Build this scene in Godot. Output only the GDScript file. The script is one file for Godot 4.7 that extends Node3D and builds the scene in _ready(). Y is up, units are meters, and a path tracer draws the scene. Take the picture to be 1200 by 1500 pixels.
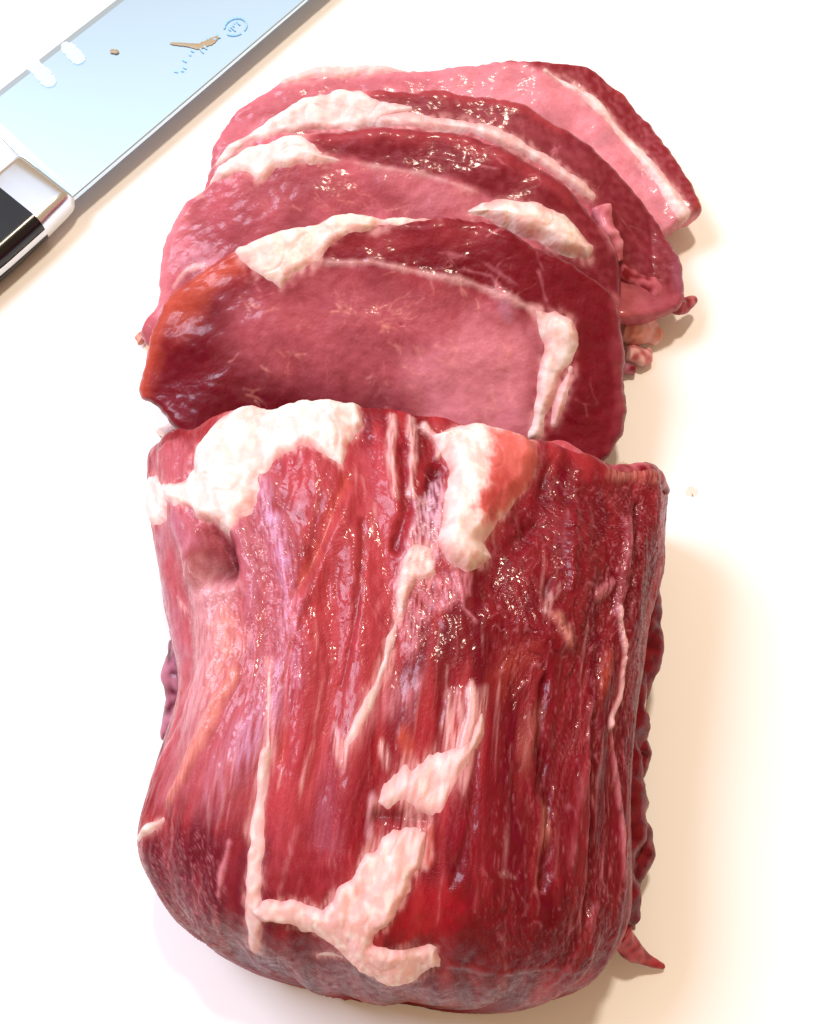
extends Node3D
# A cut pork loin on a white board: the roast, four slices leaning off it, and a kitchen knife.
# Shapes are worked out in millimetres and built in metres.

const MM := 0.001
var noise := FastNoiseLite.new()
var cells := FastNoiseLite.new()
var M := {}
var taken := {}


class Flesh:
	# a closed sheet of rows and columns: places, flat coordinates (mm), tint and relief of every point
	var nr := 0
	var nc := 0
	var p := PackedVector3Array()
	var n := PackedVector3Array()
	var q := PackedVector2Array()
	var c := PackedColorArray()
	var lift := PackedFloat32Array()
	var box: Array[Rect2] = []
	var uv_scale := 0.02
	var run := Vector2(0.35, 0.30)
	func size_to(rows: int, columns: int) -> void:
		nr = rows
		nc = columns
		for a in [p, n, q, c, lift]:
			a.resize(0)
		p.resize(rows * columns)
		n.resize(rows * columns)
		q.resize(rows * columns)
		c.resize(rows * columns)
		lift.resize(rows * columns)
	func boxes() -> void:
		box.clear()
		for r in nr:
			var b := Rect2(q[r * nc], Vector2.ZERO)
			for k in nc:
				b = b.expand(q[r * nc + k])
			box.append(b)


func _ready() -> void:
	# ---- camera
	var cam := Camera3D.new()
	cam.name = "camera"
	cam.fov = 46.0
	cam.near = 0.01
	cam.far = 10.0
	add_child(cam)
	cam.look_at_from_position(Vector3(0.00, 333.79, 134.86) * MM, Vector3.ZERO, Vector3.UP)
	cam.current = true
	# ---- surroundings: an even warm room, no sky
	var we := WorldEnvironment.new()
	we.name = "room_air"
	var env := Environment.new()
	env.background_mode = Environment.BG_COLOR
	env.background_color = Color(0.95, 0.80, 0.64)
	env.background_energy_multiplier = 0.70
	env.tonemap_mode = Environment.TONE_MAPPER_LINEAR
	env.tonemap_exposure = 0.97
	env.sdfgi_enabled = true
	env.ssao_enabled = true
	env.ssil_enabled = true
	we.environment = env
	add_child(we)
	# ---- lights: a cool window to the upper left, a small ceiling lamp, and an added unseen panel
	window_light("window_light", Vector3(-0.66, 0.92, -0.30), Vector3(0, 0.02, 0), Vector2(0.5, 0.5), Color(0.87, 0.90, 1.0), 1.6)
	window_light("ceiling_light", Vector3(0.05, 1.3, -0.45), Vector3(0, 0.02, 0.02), Vector2(0.10, 0.10), Color(1.0, 0.93, 0.84), 1.1)
	window_light("added_cool_panel_light", Vector3(-0.4, 1.2, -0.95), Vector3(0, 0.02, 0), Vector2(1.5, 0.8), Color(0.72, 0.86, 1.0), 0.34)  # added cool panel out of view: blue reflection on the blade, some fill
	noise.seed = 7
	noise.noise_type = FastNoiseLite.TYPE_SIMPLEX_SMOOTH
	noise.frequency = 1.0
	noise.fractal_type = FastNoiseLite.FRACTAL_NONE
	cells.seed = 11
	cells.noise_type = FastNoiseLite.TYPE_CELLULAR
	cells.frequency = 1.0
	cells.fractal_type = FastNoiseLite.FRACTAL_NONE
	materials()
	board()
	roast()
	slice_a()
	slice_b()
	slice_c()
	slice_d()
	knife()
	scraps()


func window_light(called: String, at: Vector3, to: Vector3, size: Vector2, tint: Color, energy: float) -> void:
	var l := AreaLight3D.new()
	l.name = called
	l.area_size = size
	l.area_normalize_energy = true
	l.light_color = tint
	l.light_energy = energy
	l.shadow_enabled = true
	l.area_range = 6.0
	add_child(l)
	l.look_at_from_position(at, to, Vector3(0, 0, -1) if absf(at.x) + absf(at.z) < 0.2 else Vector3.UP)


# ---------------------------------------------------------------- materials
func grain(freq: float, octaves: int, low: float, high: float, seed_: int, cellular := false) -> NoiseTexture2D:
	var f := FastNoiseLite.new()
	f.seed = seed_
	f.noise_type = FastNoiseLite.TYPE_CELLULAR if cellular else FastNoiseLite.TYPE_SIMPLEX_SMOOTH
	f.frequency = freq
	f.fractal_octaves = octaves
	var t := NoiseTexture2D.new()
	t.width = 1024
	t.height = 1024
	t.seamless = true
	t.normalize = true
	t.noise = f
	var g := Gradient.new()
	g.set_color(0, Color(low, low, low))
	g.set_color(1, Color(high, high, high))
	t.color_ramp = g
	return t


func skin_material(called: String, rough: Texture2D, bump: Texture2D, depth_cm: float, scale: Vector3, sub: float, spec: float) -> StandardMaterial3D:
	var m := StandardMaterial3D.new()
	m.resource_name = called
	m.vertex_color_use_as_albedo = true
	m.roughness = 1.0
	m.roughness_texture = rough
	m.roughness_texture_channel = BaseMaterial3D.TEXTURE_CHANNEL_RED
	m.metallic_specular = spec
	m.heightmap_enabled = true
	m.heightmap_texture = bump
	m.heightmap_scale = depth_cm
	m.uv1_scale = scale
	m.subsurf_scatter_enabled = sub > 0.0
	m.subsurf_scatter_strength = sub
	return m


func metal(called: String, tint: Color, rough: float) -> StandardMaterial3D:
	var m := StandardMaterial3D.new()
	m.resource_name = called
	m.albedo_color = tint
	m.metallic = 1.0
	m.roughness = rough
	return m


func plain(called: String, tint: Color, rough: float) -> StandardMaterial3D:
	var m := StandardMaterial3D.new()
	m.resource_name = called
	m.albedo_color = tint
	m.roughness = rough
	return m


func materials() -> void:
	var wet := grain(0.008, 4, 0.15, 0.6, 3)
	M.roast = skin_material("wet_lean_meat", wet, grain(0.05, 2, 0.0, 1.0, 5), 0.008, Vector3(1, 1, 1), 0.1, 0.22)
	M.roast.clearcoat_enabled = true
	M.roast.clearcoat = 0.45
	M.roast.clearcoat_roughness = 0.12
	M.roast.clearcoat_texture = grain(0.008, 3, 0.0, 1.0, 14)
	M.slice = skin_material("cut_lean_meat", grain(0.012, 3, 0.30, 0.6, 4), grain(0.02, 4, 0.0, 1.0, 6), 0.007, Vector3(1, 1, 1), 0.1, 0.26)
	M.slice.clearcoat_enabled = true
	M.slice.clearcoat = 0.42
	M.slice.clearcoat_roughness = 0.15
	M.slice.clearcoat_texture = M.roast.clearcoat_texture
	M.fat = skin_material("pork_fat", grain(0.012, 3, 0.35, 0.6, 8), grain(0.012, 4, 0.0, 1.0, 9), 0.006, Vector3(1, 1, 1), 0.28, 0.36)
	M.board = plain("white_board", Color(0.955, 0.95, 0.945), 0.5)
	M.blade = metal("polished_steel", Color(0.82, 0.92, 0.98), 0.26)
	M.blade.roughness_texture = grain(0.006, 4, 0.5, 1.0, 21)
	M.blade.roughness = 0.5
	M.bolster = metal("bright_steel", Color(0.88, 0.90, 0.92), 0.24)
	M.black = plain("black_handle", Color(0.02, 0.022, 0.028), 0.22)
	M.etch = metal("etched_steel", Color(0.60, 0.76, 0.88), 0.5)
	M.smear = plain("moist_smear", Color(0.86, 0.92, 0.96, 0.5), 0.4)
	M.smear.transparency = BaseMaterial3D.TRANSPARENCY_ALPHA
	M.stain = plain("thin_juice", Color(0.80, 0.62, 0.40, 0.25), 0.3)
	M.stain.transparency = BaseMaterial3D.TRANSPARENCY_ALPHA
	M.residue = plain("tan_residue", Color(0.60, 0.54, 0.43), 0.5)


# ---------------------------------------------------------------- naming
func numbered(called: String, parent: Node) -> String:
	var key := str(parent.get_instance_id()) + called
	var k: int = taken.get(key, 0)
	taken[key] = k + 1
	return called if k == 0 else "%s_%03d" % [called, k]


func thing(called: String, label: String, category: String, at: Vector3, group := "") -> Node3D:
	var o := Node3D.new()
	o.name = numbered(called, self)
	o.position = at
	o.set_meta("label", label)
	o.set_meta("category", category)
	if group:
		o.set_meta("group", group)
	add_child(o, true)
	return o


func part(called: String, mesh: Mesh, material: Material, parent: Node3D) -> MeshInstance3D:
	var o := MeshInstance3D.new()
	o.name = numbered(called, parent)
	o.mesh = mesh
	o.material_override = material
	parent.add_child(o, true)
	return o


# ---------------------------------------------------------------- painting and sculpting a skin
func curve(a: PackedFloat32Array, t: float) -> float:
	var m := a.size()
	var i := clampi(int(floor(t)), 0, m - 2)
	var f := t - i
	var p0 := a[maxi(i - 1, 0)]
	var p1 := a[i]
	var p2 := a[i + 1]
	var p3 := a[mini(i + 2, m - 1)]
	return 0.5 * (2.0 * p1 + (p2 - p0) * f + (2.0 * p0 - 5.0 * p1 + 4.0 * p2 - p3) * f * f + (3.0 * p1 - p0 - 3.0 * p2 + p3) * f * f * f)


func spread(pts: PackedFloat32Array, step: int, pad: float) -> Rect2:
	var b := Rect2(pts[0], pts[1], 0, 0)
	var most := 0.0
	for i in range(0, pts.size(), step):
		b = b.expand(Vector2(pts[i], pts[i + 1]))
		if step == 3:
			most = maxf(most, pts[i + 2])
	return b.grow(pad + most)


func away(pts: PackedFloat32Array, line: bool, x: float, y: float) -> float:
	# signed distance in mm: to a line of varying half-width, or to the rim of a patch
	if line:
		var best := 1e9
		for i in range(0, pts.size() - 3, 3):
			var ax := pts[i]
			var ay := pts[i + 1]
			var dx := pts[i + 3] - ax
			var dy := pts[i + 4] - ay
			var t := clampf(((x - ax) * dx + (y - ay) * dy) / maxf(dx * dx + dy * dy, 1e-6), 0.0, 1.0)
			var ex := x - ax - dx * t
			var ey := y - ay - dy * t
			best = minf(best, sqrt(ex * ex + ey * ey) - lerpf(pts[i + 2], pts[i + 5], t))
		return best
	var d := 1e9
	var inside := false
	var m := pts.size()
	var j := m - 2
	for i in range(0, m, 2):
		var ax := pts[i]
		var ay := pts[i + 1]
		var bx := pts[j]
		var by := pts[j + 1]
		var dx := bx - ax
		var dy := by - ay
		var t := clampf(((x - ax) * dx + (y - ay) * dy) / maxf(dx * dx + dy * dy, 1e-6), 0.0, 1.0)
		var ex := x - ax - dx * t
		var ey := y - ay - dy * t
		d = minf(d, ex * ex + ey * ey)
		if (ay > y) != (by > y) and x < (bx - ax) * (y - ay) / (by - ay) + ax:
			inside = not inside
		j = i
	return -sqrt(d) if inside else sqrt(d)


func paint(s: Flesh, line: bool, pts: PackedFloat32Array, tint: Color, soft: float, amount: float, lift: float, wobble: float, streak: float) -> void:
	var b := spread(pts, 3 if line else 2, soft + wobble * 1.5)
	for r in s.nr:
		if not s.box[r].grow(0.01).intersects(b, true):
			continue
		for k in range(r * s.nc, (r + 1) * s.nc):
			var v := s.q[k]
			if not b.has_point(v):
				continue
			var d := away(pts, line, v.x, v.y)
			d += wobble * (noise.get_noise_2d(v.x * 0.10 + 40.0, v.y * 0.08) + 0.4 * noise.get_noise_2d(v.x * 0.3, v.y * 0.24 + 9.0) + 0.12 * noise.get_noise_2d(v.x * 0.9, v.y * 0.8 + 3.0))
			if d > soft:
				continue
			var m := 1.0 - smoothstep(-soft, soft, d)
			if lift != 0.0:
				s.lift[k] += lift * m
			if streak > 0.0:
				m *= clampf(1.0 - streak * (0.6 - 1.6 * noise.get_noise_2d(v.x * s.run.x, v.y * s.run.y + 77.0)), 0.0, 1.0)
			s.c[k] = s.c[k].lerp(tint, m * amount)


func hatch(s: Flesh, pts: PackedFloat32Array, tint: Color, amount: float, turn: float, along: float, across: float, relief: float) -> void:
	# thin pale fibrils that run one way across a patch
	var b := spread(pts, 2, 3.0)
	var cs := cos(turn)
	var sn := sin(turn)
	for r in s.nr:
		if not s.box[r].grow(0.01).intersects(b, true):
			continue
		for k in range(r * s.nc, (r + 1) * s.nc):
			var v := s.q[k]
			if not b.has_point(v):
				continue
			var d := away(pts, false, v.x, v.y)
			if d > 3.0:
				continue
			var bend := 2.0 * noise.get_noise_2d(v.x * 0.08, v.y * 0.08)
			var g := noise.get_noise_2d((v.x * cs + v.y * sn + bend) * across, (v.y * cs - v.x * sn) * along)
			var m := (1.0 - smoothstep(0.02, 0.16, absf(g))) * (1.0 - smoothstep(-3.0, 3.0, d))
			m *= clampf(0.6 + 1.2 * noise.get_noise_2d(v.x * 0.3, v.y * 0.3 + 50.0), 0.0, 1.0)
			s.c[k] = s.c[k].lerp(tint, m * amount)
			s.lift[k] += relief * m


func strands(s: Flesh, many: int, seed_: int) -> void:
	# faint pale threads of tissue that run with the grain and fade out at both ends
	var rng := RandomNumberGenerator.new()
	rng.seed = seed_
	for i in many:
		var x := rng.randf_range(-82.0, 85.0)
		var y := rng.randf_range(4.0, 118.0)
		var long := rng.randf_range(5.0, 20.0)
		var wide := rng.randf_range(0.12, 0.5)
		var lean := rng.randf_range(-0.12, 0.12)
		var pts := PackedFloat32Array()
		for j in 5:
			var t := j / 4.0
			pts.append_array(PackedFloat32Array([x + lean * long * t + 0.8 * noise.get_noise_2d(x + t * 3.0, y), y + long * t, wide * sin(PI * (0.08 + 0.84 * t))]))
		paint(s, true, pts, Color(0.66, 0.30, 0.30), 0.55, rng.randf_range(0.12, 0.42), 0.10, 0.3, 0.4)


func vein_at(v: Vector2) -> float:
	return 1.4 * noise.get_noise_2d(v.x * 0.05 + 66.0, v.y * 0.05)


func veins(s: Flesh, area: Rect2, many: int, seed_: int, tint: Color) -> void:
	# thin forked marbling on a cut face
	var rng := RandomNumberGenerator.new()
	rng.seed = seed_
	for i in many:
		var at := area.position + Vector2(rng.randf(), rng.randf()) * area.size
		var dir := Vector2.from_angle(rng.randf_range(-0.7, 0.7) + (PI / 2.0 if rng.randf() < 0.45 else 0.0))
		var long := rng.randf_range(2.5, 9.0)
		var wide := rng.randf_range(0.08, 0.26)
		for fork in 2:
			var pts := PackedFloat32Array()
			var d := dir.rotated(0.0 if fork == 0 else rng.randf_range(-0.9, 0.9))
			var p := at if fork == 0 else at + dir * long * 0.4
			for j in 5:
				pts.append_array(PackedFloat32Array([p.x, p.y, wide * (1.0 - 0.2 * j)]))
				d = d.rotated(rng.randf_range(-0.45, 0.45))
				p += d * long * (0.25 if fork == 0 else 0.12)
			paint(s, true, pts, tint, 0.38, rng.randf_range(0.15, 0.5), 0.04, 0.25, 0.5)


func normals_of(p: PackedVector3Array, nr: int, nc: int) -> PackedVector3Array:
	var out := PackedVector3Array()
	out.resize(p.size())
	for r in nr:
		var up := maxi(r - 1, 0) * nc
		var dn := mini(r + 1, nr - 1) * nc
		var at := r * nc
		for k in nc:
			var kr := k + 1 if k + 1 < nc else 0
			var kl := k - 1 if k > 0 else nc - 1
			out[at + k] = (p[at + kr] - p[at + kl]).cross(p[dn + k] - p[up + k]).normalized()
	return out


func flesh(s: Flesh, material: Material, called: String, parent: Node3D) -> MeshInstance3D:
	# the finished sheet as one mesh
	var p := PackedVector3Array()
	var uv := PackedVector2Array()
	p.resize(s.p.size())
	uv.resize(s.p.size())
	for k in s.p.size():
		var v := s.p[k] + s.n[k] * s.lift[k]
		if v.y < 0.35:
			v.y = 0.35
		p[k] = v
		uv[k] = s.q[k] * s.uv_scale
	var n := normals_of(p, s.nr, s.nc)
	for k in p.size():
		p[k] = p[k] * MM - parent.position
	var index := PackedInt32Array()
	index.resize((s.nr - 1) * s.nc * 6)
	var w := 0
	for r in s.nr - 1:
		for k in s.nc:
			var a := r * s.nc + k
			var b := r * s.nc + (k + 1 if k + 1 < s.nc else 0)
			index[w] = a
			index[w + 1] = a + s.nc
			index[w + 2] = b
			index[w + 3] = b
			index[w + 4] = a + s.nc
			index[w + 5] = b + s.nc
			w += 6
	return part(called, packed(p, n, uv, s.c, index), material, parent)


func packed(p: PackedVector3Array, n: PackedVector3Array, uv: PackedVector2Array, c: PackedColorArray, index: PackedInt32Array) -> ArrayMesh:
	var arrays := []
	arrays.resize(Mesh.ARRAY_MAX)
	arrays[Mesh.ARRAY_VERTEX] = p
	arrays[Mesh.ARRAY_NORMAL] = n
	if uv.size():
		arrays[Mesh.ARRAY_TEX_UV] = uv
	arrays[Mesh.ARRAY_COLOR] = c
	arrays[Mesh.ARRAY_INDEX] = index
	var mesh := ArrayMesh.new()
	mesh.add_surface_from_arrays(Mesh.PRIMITIVE_TRIANGLES, arrays)
	return mesh


func fat(s: Flesh, called: String, line: bool, pts: PackedFloat32Array, height: float, wobble: float, tint: Color, parent: Node3D, extra: Array = []) -> void:
	# a piece of fat grown on the skin: it dips under the meat along its rim
	paint(s, line, pts, Color(0.60, 0.20, 0.20), 3.0, 0.6, 0.0, wobble, 0.5)
	paint(s, line, pts, Color(0.70, 0.36, 0.35), 1.3, 0.55, 0.0, wobble * 1.4, 0.5)
	var b := spread(pts, 3 if line else 2, 2.5 + wobble * 1.5)
	var r0 := -1
	var r1 := 0
	for r in s.nr:
		if s.box[r].grow(0.01).intersects(b, true):
			if r0 < 0:
				r0 = r
			r1 = r
	if r0 < 0:
		return
	r0 = maxi(r0 - 1, 0)
	r1 = mini(r1 + 1, s.nr - 1)
	var nr := r1 - r0 + 1
	var p := PackedVector3Array()
	var keep := PackedByteArray()
	var c := PackedColorArray()
	p.resize(nr * s.nc)
	keep.resize(nr * s.nc)
	c.resize(nr * s.nc)
	for k in nr * s.nc:
		var from := r0 * s.nc + k
		var v := s.q[from]
		var h := s.lift[from] - 0.5
		if b.has_point(v):
			var d := away(pts, line, v.x, v.y)
			d += wobble * (0.8 * noise.get_noise_2d(v.x * 0.10 + 40.0, v.y * 0.09) + 0.22 * noise.get_noise_2d(v.x * 0.25, v.y * 0.25 + 9.0) + 0.25 * noise.get_noise_2d(v.x * 0.05, v.y * 0.16 + 19.0) + 0.06 * noise.get_noise_2d(v.x * 0.8, v.y * 0.75)) - 0.7
			if d < 0.9:
				keep[k] = 1
				var inner := 1.0 - smoothstep(-3.4, 0.5, d)
				h += (height + 0.5) * (1.0 - smoothstep(-2.6 - height * 0.6, 0.7, d))
				h += inner * minf(height, 1.6) * (0.45 * noise.get_noise_2d(v.x * 0.09 + 5.0, v.y * 0.08) + 0.10 * noise.get_noise_2d(v.x * 0.16, v.y * 0.14) + 0.03 * noise.get_noise_2d(v.x * 0.6, v.y * 0.5))
				var crease := (1.0 - smoothstep(0.0, 0.14, absf(noise.get_noise_2d(v.x * 0.07 + 33.0, v.y * 0.06)))) * inner * clampf(0.4 + vein_at(v), 0.0, 1.0)
				h -= crease * minf(height, 1.4) * 0.2
				var t := tint.lerp(Color(0.74, 0.36, 0.34), crease * 0.3)
				var vein := noise.get_noise_2d(v.x * 0.13 + 90.0, v.y * 0.10) + 0.4 * noise.get_noise_2d(v.x * 0.5, v.y * 0.4)
				t = t.lerp(Color(0.80, 0.44, 0.40), clampf(0.32 + vein * 0.9, 0.0, 0.6))
				t = t.lerp(Color(0.88, 0.76, 0.72), clampf(noise.get_noise_2d(v.x * 0.25, v.y * 0.2 + 30.0) * 0.8, 0.0, 0.6))
				t = t.lerp(Color(0.62, 0.20, 0.20), (1.0 - inner) * clampf(0.7 + vein * 0.5, 0.3, 0.95))
				c[k] = t
		p[k] = s.p[from] + s.n[from] * h
	for e in extra:
		var pe: PackedFloat32Array = e[1]
		for k in nr * s.nc:
			if keep[k]:
				var v := s.q[r0 * s.nc + k]
				var d: float = away(pe, e[0], v.x, v.y) + e[5] * (noise.get_noise_2d(v.x * 0.2, v.y * 0.2) + 0.5 * noise.get_noise_2d(v.x * 0.7, v.y * 0.6))
				var m := 1.0 - smoothstep(-e[3], e[3], d)
				c[k] = c[k].lerp(e[2], m * e[4])
	var n := normals_of(p, nr, s.nc)
	var place := PackedInt32Array()
	place.resize(nr * s.nc)
	place.fill(-1)
	var op := PackedVector3Array()
	var on := PackedVector3Array()
	var oc := PackedColorArray()
	var ou := PackedVector2Array()
	var index := PackedInt32Array()
	for r in nr - 1:
		for k in s.nc:
			var kr := k + 1 if k + 1 < s.nc else 0
			var four := [r * s.nc + k, (r + 1) * s.nc + k, r * s.nc + kr, (r + 1) * s.nc + kr]
			if not (keep[four[0]] and keep[four[1]] and keep[four[2]] and keep[four[3]]):
				continue
			for i in 4:
				var a: int = four[i]
				if place[a] < 0:
					place[a] = op.size()
					op.append(p[a] * MM - parent.position)
					on.append(n[a])
					oc.append(c[a])
					ou.append(s.q[r0 * s.nc + a] * 0.03)
			for i in [0, 1, 2, 2, 1, 3]:
				index.append(place[four[i]])
	if index.size():
		part(called, packed(op, on, ou, oc, index), M.fat, parent)


func tube(path: Array, radii: PackedFloat32Array, tint: Color, other: Color, rough: float, parent: Node3D, seed_: float, flat := 0.75) -> ArrayMesh:
	# a lumpy strip of meat along a path of points (mm), closed at both ends
	var nr := 30 + 14 * path.size()
	var nc := 32
	var p := PackedVector3Array()
	var c := PackedColorArray()
	var m := path.size()
	for r in nr:
		var t := float(r) / (nr - 1) * (m - 1)
		var i := mini(int(t), m - 2)
		var f := t - i
		var a: Vector3 = path[maxi(i - 1, 0)]
		var b: Vector3 = path[i]
		var d: Vector3 = path[i + 1]
		var e: Vector3 = path[mini(i + 2, m - 1)]
		var at := b.cubic_interpolate(d, a, e, f)
		var dir := (d - b).lerp((e - d) if i + 2 < m else (d - b), f * 0.5).normalized()
		var side := dir.cross(Vector3.UP).normalized()
		var up := side.cross(dir).normalized()
		var ends := minf(float(r), float(nr - 1 - r)) / 5.0
		var rad := lerpf(radii[i], radii[i + 1], f) * sqrt(1.0 - pow(1.0 - clampf(ends, 0.0, 1.0), 2.0))
		for k in nc:
			var w := TAU * k / nc
			var v := at + (side * cos(w) + up * sin(w) * flat) * rad
			var g := noise.get_noise_3d(v.x * 0.10 + seed_, v.y * 0.10, v.z * 0.10)
			var g2 := noise.get_noise_3d(v.x * 0.28, v.y * 0.28 + seed_, v.z * 0.28)
			v += (side * cos(w) + up * sin(w)) * rad * rough * (g + 0.25 * g2)
			v.y = maxf(v.y, 0.4)
			p.append(v)
			c.append(tint.lerp(other, clampf(0.5 + g2 * 0.9 + g * 0.4, 0.0, 1.0)))
	var n := normals_of(p, nr, nc)
	var uv := PackedVector2Array()
	for k in p.size():
		uv.append(Vector2(p[k].x + p[k].y * 0.5, p[k].z + p[k].y * 0.3) * 0.03)
		p[k] = p[k] * MM - parent.position
	var index := PackedInt32Array()
	for r in nr - 1:
		for k in nc:
			var a := r * nc + k
			var b := r * nc + (k + 1) % nc
			index.append_array(PackedInt32Array([a, b, a + nc, b, b + nc, a + nc]))
	for k in n.size():
		n[k] = -n[k]
	return packed(p, n, uv, c, index)


# ---------------------------------------------------------------- the board
func board() -> void:
	var o := MeshInstance3D.new()
	o.name = "tabletop"
	var b := BoxMesh.new()
	b.size = Vector3(1.6, 0.02, 1.6)
	o.mesh = b
	o.position.y = -0.01
	o.material_override = M.board
	o.set_meta("kind", "structure")
	o.set_meta("label", "plain white worktop under the meat and the knife")
	add_child(o, true)


# ---------------------------------------------------------------- the roast
func roast_skin() -> Flesh:
	var px := PackedFloat32Array([0.72, 0, -0.72, -0.97, -1, -0.93, -0.76, -0.5, -0.25, 0, 0.25, 0.5, 0.76, 0.93, 1, 0.97, 0.72, 0, -0.72, -0.97])
	var py := PackedFloat32Array([-1, -1, -1, -0.62, -0.05, 0.45, 0.76, 0.92, 0.98, 1, 0.98, 0.92, 0.76, 0.45, -0.05, -0.62, -1, -1, -1, -0.62])
	var xl := PackedFloat32Array([-71.61, -71.57, -70.73, -67.76, -64.62, -61.8, -60.31, -59.8, -61.9, -65.25, -67.68, -64.02])
	var xr := PackedFloat32Array([70.73, 70.65, 69.26, 67.33, 65.34, 63.02, 60.34, 57.58, 54.95, 53.3, 49.81, 45.83])
	var ht := PackedFloat32Array([60, 61.52, 63.03, 64.55, 64.84, 64.61, 64.39, 64.16, 63.27, 60.85, 57.64, 54])
	var df := PackedFloat32Array([-4.83, -4.9, -7.61, -7.46, -5.17, -1.67, 2.04, 4.85, 0.43])
	var dn := PackedFloat32Array([10.78, 16.07, 20.21, 23.41, 25.84, 27.73, 29.26, 30.63, 32.05])
	var s := Flesh.new()
	s.size_to(540, 700)
	for r in s.nr:
		var v := float(r) / (s.nr - 1)
		var k := v * (xl.size() - 1)
		var l := curve(xl, k)
		var rt := curve(xr, k)
		var h := curve(ht, k)
		var qq := clampf((v - 0.05) / 0.04, 0.0, 1.0)
		var ph := clampf((v - 0.82) / 0.18, 0.0, 1.0) * PI / 2.0
		var sc := 0.0
		var z := 0.0
		if v < 0.05:
			sc = v / 0.05 * 0.96
		elif v < 0.09:
			sc = 0.96 + 0.04 * sin(qq * PI / 2.0)
		else:
			sc = pow(maxf(cos(ph), 0.0), 0.62)
		if v < 0.09:
			z = 2.0 + 4.0 * (1.0 - cos(qq * PI / 2.0))
		elif v < 0.82:
			z = 2.0 + 4.0 + (84.0 - 2.0 - 4.0) * (v - 0.09) / 0.73
		else:
			z = 84.0 + 25.0 * sin(ph)
		var down := 2.0 + (84.0 + 16.0 - 2.0) * (v - 0.09) / 0.73 if v < 0.82 else 84.0 + 16.0 + (v - 0.82) / 0.18 * 76.0
		var cx := (l + rt) / 2.0
		var w := (rt - l) / 2.0
		var yc := h * (0.42 - 0.4 * smoothstep(0.7, 0.95, v))
		var near := 1.0 - smoothstep(0.1, 0.4, v)
		var far := smoothstep(0.6, 0.9, v)
		for c in s.nc:
			var u := float(c) / s.nc
			var t := (1.0 - u) * 16.0 + 1.0
			var nx := curve(px, t)
			var ny := curve(py, t)
			var up := h * (0.5 + 0.5 * ny) - h * 0.05 * nx * maxf(ny, 0.0)
			var y := maxf(yc + (up - yc) * sc, 0.4)
			var e := clampf(nx * sc * 0.5 + 0.5, 0.0, 1.0) * 8.0
			var at := r * s.nc + c
			s.p[at] = Vector3(cx + w * nx * sc, y, z + curve(df, e) * near * minf(1.0, sc) + curve(dn, e) * far)
			s.q[at] = Vector2((0.5 - u) * 360.0 * (sc if v > 0.5 else 1.0), down)
	s.n = normals_of(s.p, s.nr, s.nc)
	s.boxes()
	return s


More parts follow.
